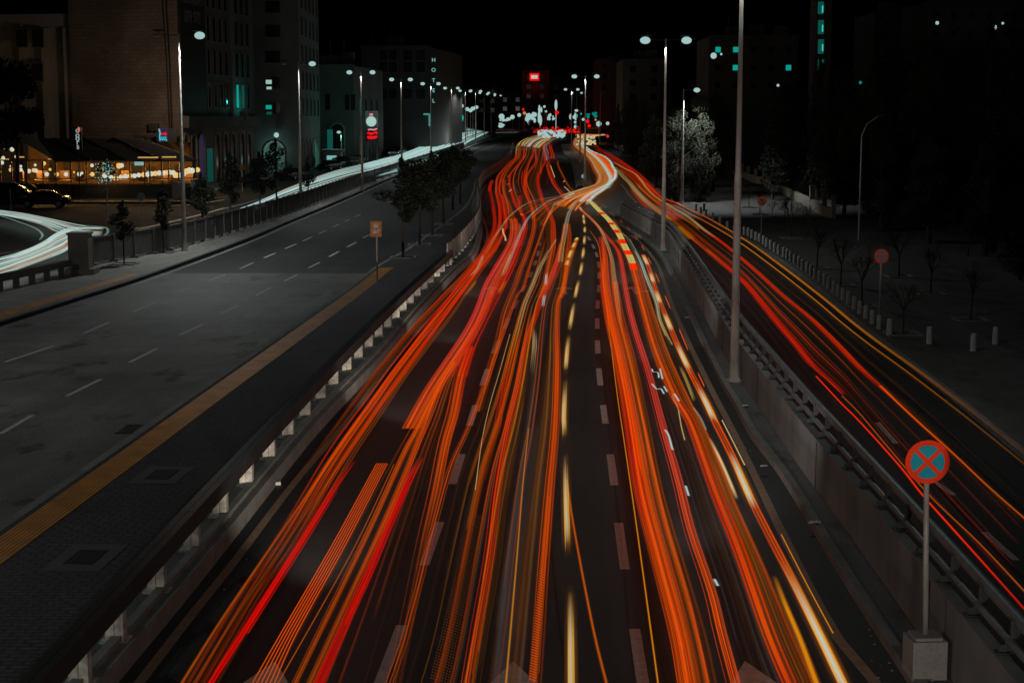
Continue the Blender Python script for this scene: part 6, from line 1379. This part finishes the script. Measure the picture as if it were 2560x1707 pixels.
trail('white shard of light where the double bend spills into the crossing, left', [(1516,466),(1500,476),(1487,486),(1478,492)], .5, 'WHT', 1, gM, dz=.95); trail('white shard of light where the double bend spills into the crossing, right', [(1530,455),(1524,464),(1519,472)], .45, 'WHT', 1, gM, dz=.95); trail('short white drop of light below the crossing', [(1474,498),(1470,505),(1468,513)], .3, 'WHT', 1, gM, dz=.95)
trail('white blots of light left of the crossing', [(1436,484),(1428,487),(1418,492),(1408,498)], .3, 'WHT', 1, gM, dash=lambda y: (1 if (y*.3)%1 > .4 else 0,'WHT'), dz=.95)
family('fan of orange streaks spilling left across the crossing', [(1455,478),(1400,488),(1340,500),(1290,525)], [(1460,490),(1420,505),(1385,530),(1360,570)], 18, 34, ('DORG','CREAM','ORG','BRN'), (.05,.14), (.35,.8), .5)
# ---- frontage road
F1 = [(1485,356),(1495,370),(1512,381),(1537,395),(1556,407),(1581,425),(1600,440),(1615,457),(1640,482),(1660,497),(1708,513),(1750,535),(1792,558),(1832,581),(1885,615),(1943,657),(2000,700),(2070,755),(2130,805),(2198,857),(2280,915),(2368,980),(2460,1050),(2600,1160)]
F2 = [(1534,406),(1550,415),(1569,425),(1587,435),(1602,451),(1615,469),(1633,488),(1653,502),(1683,520),(1723,545),(1762,577),(1792,598),(1815,615),(1855,648),(1900,687),(1960,742),(2028,798),(2090,858),(2155,925),(2232,993)]
F3 = [(1537,419),(1556,440),(1575,459),(1592,480),(1617,505),(1650,530),(1697,567),(1733,598),(1765,624),(1798,652),(1858,704),(1900,753),(1943,806),(1985,855),(2028,908),(2070,948),(2113,989)]
family('mass of orange light streaks between the two heavy trails of the frontage road', F3[2:]+[(2180,1075),(2306,1237),(2526,1483)], F2[2:]+[(2342,1095),(2560,1320)], 20, 41, ('DORG','BRN','RED','BRN'), (.02,.06), (.2,.5), .5, 'main', near=(760,260,.12))
family('thin amber light streaks along the kerb side of the frontage road', F2[4:]+[(2342,1095),(2560,1320)], F1[8:], 9, 42, ('BRN','DORG','BRN'), (.02,.05), (.2,.45), .3, 'main', near=(760,500,.25))
trail('amber light trail along the bollard side of the frontage road', F1[7:], (.20,.12), [(0,'ORG'),(.2,'ORG'),(.35,'AMB'),(.6,'AMB'),(1,'BRN')], lambda y: 1 if y < 850 else max(.4,1-(y-850)/350), gF, 2, 43)
trail('second amber light trail just inside the bollard-side one', [(x-14-(y-480)*.03,y+4) for x,y in F1[9:]], (.12,.06), [(0,'ORG'),(.4,'AMB'),(1,'BRN')], .75, gF)
trail('red light trail on the outer side of the far frontage bend', F1[:11], (.7,.35), [(0,'RED'),(.8,'RED'),(1,'ORG')], 1, gF, 2, 44)
trail('red light trail shadowing the outer one around the far frontage bend', [(x-6,y+4) for x,y in F1[1:9]], .7, 'RED', .85, gF)
trail('cream and red light trail through the middle of the frontage road, ending bright red', F2, (0.327,0.172), [(0,'YEL'),(.35,(190,168,90)),(.5,'CREAM'),(.56,'RED'),(1,'RED')], 1, gF, 4, 45, fade=(0,.06))
trail('orange light trail continuing past the bright red end', [(2200,965),(2240,1003),(2290,1050),(2342,1097),(2400,1150),(2480,1225),(2600,1330)], (.08,.05), [(0,'ORG'),(1,'DORG')], .9, gF)
trail('heavy red light trail beside the pipe rail on the frontage road', F3[6:], (0.310,0.172), [(0,'AMB'),(.15,'ORG'),(.3,'RED'),(1,'RED')], 1, gF, 4, 46, fade=(0,.05))
trail('yellow and red light trail where the frontage road leaves the junction', F3[:8], (.55,.6), [(0,'YEL'),(.3,(185,168,92)),(.55,'CREAM'),(.8,'AMB'),(1,'AMB')], .95, gF, 3, 47)
trail('deep red band of light between the two yellow ones at the junction', [(1545,416),(1565,432),(1590,452),(1610,472),(1640,500),(1672,527),(1700,550)], .8, [(0,'ORG'),(.3,'RED'),(1,'RED')], .9, gF)
trail('amber block of light beside the red band at the junction', [(1592,460),(1605,475),(1628,494),(1660,515),(1700,540),(1740,566),(1748,573)], .40, 'AMB', .9, gF)
trail('red fringe of light left of the yellow junction trail', [(1577,462),(1583,480),(1600,502),(1630,530),(1668,556)], .35, 'RED', .9, gF)
trail('thin bright red line running out to the lower right past the near sign', [(2040,940),(2100,1005),(2155,1060),(2249,1165),(2306,1237),(2380,1320),(2450,1398),(2526,1483),(2640,1612)], .045, [(0,'RED'),(.6,'RED'),(1,'DRED')], 1, gF)
trail('thin orange line left of the thin bright red one', [(2105,990),(2150,1035),(2230,1130),(2330,1245),(2450,1360),(2600,1520)], .04, 'DORG', .85, gF)
# ---- white trails on the service road
gA = [(530,560),(580,530),(640,506),(720,470),(800,440),(850,424),(900,412),(960,396),(1000,386),(1075,356),(1120,328),(1140,320),(1175,322)]
gB = [(560,556),(640,526),(700,505),(780,478),(860,455),(930,438),(1000,421),(1060,408),(1100,391),(1140,374),(1180,352),(1205,340),(1222,330)]
family('broad river of white headlight streaks along the slatted fence', gA, gB, 50, 51, ('CYAN','WHT','CYAN','WHT','WHT','TAN'), (.10,.28), (.8,1), .65, 'serv')
family('dense white glare of headlight streaks in the far half of the service road', [(900,414),(960,398),(1000,387),(1075,357),(1120,329),(1140,321),(1175,322)], [(930,446),(1000,428),(1060,407),(1100,390),(1140,373),(1180,351),(1222,331)], 56, 52, ('CYAN','WHT'), (.25,.6), (.9,1), .45, 'serv')
trail('amber edge of light on the near side of the white headlight streaks', [(560,552),(640,523),(700,502),(780,476),(850,457)], (.10,.12), 'AMB', .85, gW, layer='serv'); trail('cream line of light just above the slatted fence rail', [(330,580),(430,553),(520,532),(600,512),(680,490)], (.10,.12), 'CYAN', 1, gW, layer='serv'); trail('second cream line of light nearer the slatted fence', [(300,578),(400,562),(500,538),(560,520)], .08, 'CREAM', .9, gW, layer='serv')
trail('pale streak of headlights seen through the near fence panels', [(236,612),(300,602),(380,588),(470,566),(560,545)], .16, 'CYAN', 1, gW, layer='serv'); trail('lone low cream streak by the feather flags', [(425,515),(470,513),(510,508),(560,500)], .09, 'CREAM', .9, gW, layer='serv')
L1_ = [(-60,522),(0,528),(60,536),(120,546),(180,560),(225,566),(262,569),(268,580),(250,592),(225,600)]
L2_ = [(-60,690),(0,672),(60,655),(110,635),(150,605),(172,585),(215,573),(245,575),(240,590),(225,598)]
family('wide curl of white headlight streaks turning off at the left edge', [(-60,660),(0,645),(60,628),(110,605),(140,585),(172,572),(215,569),(262,570)], [(-60,705),(0,690),(60,668),(110,650),(160,630),(180,610),(215,592),(255,590)], 54, 53, ('WHT','WHT','CYAN','WHT','TAN'), (.10,.26), (.8,1), .5, 'serv')
family('thinner curl of white headlight streaks coming in at the left edge', [(-60,522),(0,527),(60,535),(120,547),(180,560),(225,568)], [(-60,530),(0,538),(60,550),(110,565),(140,580),(172,588)], 26, 54, ('CYAN','WHT','WHT','TAN'), (.10,.26), (.8,1), .5, 'serv')
trail('pale curved line of light inside the left turning loop', [(-40,533),(0,540),(50,556),(90,572),(106,587),(100,600)], .18, 'CYAN', 1, gW, layer='serv'); trail('amber-edged streak at the mouth of the left turning loop', [(-40,640),(20,632),(70,622),(120,600)], .16, 'TAN', .9, gW, layer='serv', dz=.95)
trail('hooked white streak at the tip of the left turning loop', [(200,563),(240,566),(266,570),(268,583),(250,594),(222,600)], .2, 'CYAN', 1, gW, layer='serv')
# ---------------------------------------------------------------- far end of the street: lit boards, lamps, signals
M['far_white'] = emat('far_white_light', srgb(160,192,190), 1); M['far_red'] = emat('far_red_light', srgb(235,18,5), 1); M['far_teal'] = emat('far_teal_light', srgb(8,120,115), 1); M['far_warm'] = emat('far_warm_light', srgb(205,130,70), 1); M['far_green'] = emat('far_green_light', srgb(20,170,140), 1)
def board(name, label, x0, y0, x1, y1, Y, m, cat='billboard', group=None, posts=True, th=.4):
    a, c = P(x0,y1,Y), P(x1,y0,Y); base = rise(Y); t = thing(name, label, cat, ((a.x+c.x)/2,Y,base), 0, group)
    mb = MB(); mb.box(((a.x+c.x)/2,Y+.3,(a.z+c.z)/2),(c.x-a.x+.1,th,c.z-a.z+.1)); bx = obj('case', mb, M['black'], t)
    rb = random.Random(int(x0*7+y0)); mb = MB(); W_ = c.x-a.x; H_ = c.z-a.z
    for k in range(9):     # glowing blobs shaped to read as blown-out light on the board
        cx_ = a.x+W_*rb.uniform(.12,.88); cz_ = a.z+H_*rb.uniform(.12,.88); mb.ball((cx_,Y,cz_),(W_*rb.uniform(.13,.32),.25,H_*rb.uniform(.10,.32)),12,7)
    obj('lit_face', mb, M[m], bx)
    if posts:
        mb = MB(); mb.tube(((a.x+c.x)/2,Y+.3,base),((a.x+c.x)/2,Y+.3,a.z),.2,n=8); obj('post', mb, M['steel_dark'], t)
    return t
def glow_ball(name, label, px, py, Y, r, m, cat='lamp', group=None, post=True):
    q = P(px,py,Y); base = rise(Y); t = thing(name, label, cat, (q.x,Y,base), 0, group)
    mb = MB(); mb.ball((q.x,Y,q.z), r*1.35, 10, 6); obj('globe', mb, M[m], t, True)
    if post: mb = MB(); mb.tube((q.x,Y+.2,base),(q.x,Y+.2,q.z),.10,.07,6); obj('post', mb, M['pole'], t)
    return t
q = P(1336,193,618); t = thing('rooftop_sign', 'red rooftop sign with a white glowing core on the pale far block', 'sign', (q.x,618,q.z-1.5))
mb = MB(); mb.box((q.x,618,q.z),(24/F*618,.4,18/F*618)); obj('red_panel', mb, M['far_red'], t)
mb = MB(); mb.box((q.x-.65,617.7,q.z),(1.2,.2,1.3)); mb.box((q.x+.65,617.7,q.z),(1.2,.2,1.3)); obj('white_core', mb, M['far_white'], t)
light('sign_glow', (q.x,616,q.z), 260, (1,.05,.01), .5, t)
bl_ = [(1250,295,1275,304,560,'far_white','wide white lit board at the left of the far junction'),(1243,308,1260,320,545,'far_white','square white lit board low beside the black cypress'),(1313,285,1328,309,575,'far_white','broad white billboard at the left of the brightest cluster'),(1326,279,1344,305,577,'far_white','tall white billboard in the brightest cluster'),(1343,264,1357,313,579,'far_white','tallest white lit tower board in the brightest cluster'),
 (1366,286,1378,301,575,'far_white','white shop board right of the tallest lit tower'),(1380,290,1388,301,576,'far_white','small white shop board below the pointed light'),(1423,286,1429,299,560,'far_white','narrow pale board left of the twin boards'),(1433,284,1446,303,562,'far_white','large pale board between the far lamp poles'),(1465,283,1476,296,550,'far_teal','teal lit board left of its twin at the far right'),(1480,281,1494,293,552,'far_teal','teal and white lit board, rightmost of the far boards')]
for x0,y0,x1,y1,Y,mm,lb in bl_: board('billboard', lb, x0,y0,x1,y1,Y,mm,group='lit boards at the far junction')
for x0,y0,x1,y1,Y in ((1467,283,1474,290,549.5),(1483,281,1492,289,551.5)):
    pass
q = P(1390,263,575); mb = MB(); mb.ball((q.x,575,q.z),(.5,.4,1.9),10,8); mb.tube((q.x,575.2,rise(575)),(q.x,575.2,q.z-1.5),.12,n=6); tag(obj('spire_light', mb, M['far_white']), 'slender pointed white light above the far shops', 'lamp')
for px,py,Y,r,mm,lb in ((1254,292,558,.75,'far_white','white globe light above the wide lit board'),(1281,293,570,.6,'far_white','white globe light left of the brightest cluster'),(1298,288,570,.5,'far_white','small white globe light near the red-lit bush'),(1311,283,572,.4,'far_warm','warm small light left of the brightest cluster'),(1308,274,572,.35,'far_red','tiny red light above the warm one'),(1392,282,570,.55,'far_red','red signal glow below the pointed light'),(1469,304,500,.45,'far_red','red light under the teal boards'),(1473,315,480,.4,'far_red','second red light lower under the teal boards'),(1497,310,430,.55,'far_white','white lit shrub-like light at the far right bend'),(1458,299,520,.35,'far_white','small white light left of the teal boards'),(1438,306,540,.35,'far_white','small white light below the large pale board'),(1439,317,500,.4,'far_white','white light below the small one on the pole'),(1489,300,520,.25,'far_warm','tiny warm light right of the red ones'),(1361,267,575,.35,'far_white','small white light right of the tallest lit tower'),(1365,279,575,.3,'far_white','tiny white light under the one by the tallest tower'),(1519,309,300,.25,'far_white','small white lamp at the dark tree edge above the red signal'),
  (1146,158,640,.4,'far_red','tiny red aviation light alone in the black sky'),
  (1784,140,290,.42,'far_white','white park lamp glowing left of the thick lamp pole top'),(1803,136,292,.16,'far_white','pinprick light right of the glowing park lamp'),(2343,58,296,.25,'far_white','small white light on the hillside block at upper right'),(2485,69,294,.38,'far_white','bright white light at the upper right corner'),(2507,59,296,.18,'far_white','faint white light beside the bright upper right one'),(1945,214,180,.12,'far_white','pinprick light deep in the dark park trees'),(2151,207,190,.14,'far_teal','dim teal light deep in the dark park trees')):
    glow_ball('distant_light', lb, px, py, Y, r, mm, 'lamp', 'distant lights', post=(py > 262 and Y > 400))
# lamps of the side street seen beyond the left row
sl = [(1740,85),(1833,110),(1855,125),(1870,82),(1900,118),(1945,122),(1965,55),(1985,85),(2012,82),(2047,78),(2090,30),(2172,75),(2218,95),(2252,68),(2300,48)]
for i, (cx, cy) in enumerate(sl):
    px, py = 780+cx/5.6, 260+cy/5.6; Y = 370+((i*37)%90); q = P(px,py,Y); b_ = Vector((q.x,Y,rise(Y)))
    t = thing('far_street_lamp', f'small far street lamp above the white headlight glare, {ORD[i]} of the cluster from the left', 'street lamp', b_, 0, 'far street lamps')
    mb = MB(); mb.tube(b_,(q.x,Y,q.z+.2),.10,.06,6); obj('pole', mb, M['pole'], t); mb = MB(); mb.ball((q.x,Y-.2,q.z),(.60,.5,.48),10,6); obj('lens', mb, M['lens'], t, True)
# signals
def signal(label, px, py, Y, m, layer_z=0, r=.30):
    q = P(px,py,Y); base = rise(Y); t = thing('traffic_light', label, 'traffic light', (q.x,Y,base), 0, 'traffic lights')
    mb = MB(); mb.tube((q.x,Y+.2,base),(q.x,Y+.2,q.z+.8),.07,n=8); obj('post', mb, M['steel_dark'], t); mb = MB(); mb.box((q.x,Y+.1,q.z+.1),(.42,.3,1.1)); h = obj('housing', mb, M['black'], t)
    mb = MB(); mb.ball((q.x,Y-.1,q.z),(r,.15,r),12,7); obj('lit_lens', mb, M[m], h); return t
signal('green traffic light glowing among the far lamps on the left', 1149, 295, 380, 'far_green', r=1.0); signal('green traffic light on the lamp-pole cluster in the centre', 1452, 285, 420, 'far_green', r=.28)
M['sig_pink'] = emat('signal_pink_red', srgb(225,40,55),1); signal('pinkish red traffic light at the far right bend by the boundary wall', 1519, 341, G(1519,372,'main').y, 'sig_pink', r=.30)
# queue of lamps at the far junction
rng = random.Random(4); mb = MB()
for k in range(80):
    x = rng.uniform(1345,1412); y = rng.uniform(326,343); p = G(x,y,'main',.75); mb.ball(p,(.42,.3,.36),8,5)
tag(obj('queued_headlights', mb, M['far_white']), 'dense cluster of white vehicle lights queued at the far junction', 'vehicle lights', None, 'stuff')
mb = MB()
for k in range(44):
    x = rng.uniform(1330,1450); y = 331-14*rng.random()**1.5; p = G(x,y,'main',.9); mb.ball(p,(.26,.2,.22)if k%3 else (.42,.3,.36),8,5)
tag(obj('queued_tail_lights', mb, M['far_red']), 'band of red tail lights behind the white cluster at the far junction', 'vehicle lights', None, 'stuff')
family('low red streaks of tail lights across the far junction', [(1335,325),(1380,322),(1430,323)], [(1330,331),(1380,328),(1445,330)], 20, 61, ('RED','DRED','DRED'), (.3,.7), (.5,.9), .2, 'main')
trail('white strip of headlight streaks crossing the far end of the bus road', [(1238,333),(1262,332),(1296,331)], 1.1, 'CYAN', 1, 'far crossing trails'); trail('warm strip of light above the white one at the far crossing', [(1240,325),(1265,324),(1288,325)], .7, 'TAN', .9, 'far crossing trails'); trail('orange-red strip of light at the far right crossing', [(1463,323),(1480,322),(1497,320)], .8, 'ORG', 1, 'far crossing trails')
family('cream streaks of light at the head of the far right bend', [(1440,338),(1460,336),(1490,337),(1512,336)], [(1448,350),(1468,346),(1490,342),(1512,339)], 22, 62, ('CREAM','YEL','ORG','TAN'), (.3,.6), (.7,1), .3)
mb = MB()
for k in range(60):
    x = rng.uniform(1440,1488); y = rng.uniform(337,362); p = G(x,y,'main',.8); mb.ball(p,(.26,.3,.2),7,4)
tag(obj('flickering_lights', mb, emat('flicker_cream', srgb(205,190,140),1)), 'speckle of cream light blots over the head of the right bend', 'vehicle lights', None, 'stuff')
light('tail_light_glow', P(1385,322,560)+Vector((0,-6,1.2)), 1100, (1,.05,.01), 1.0); light('headlight_glow', G(1150,345,'serv',2.2), 500, (.9,1,.98), .6)
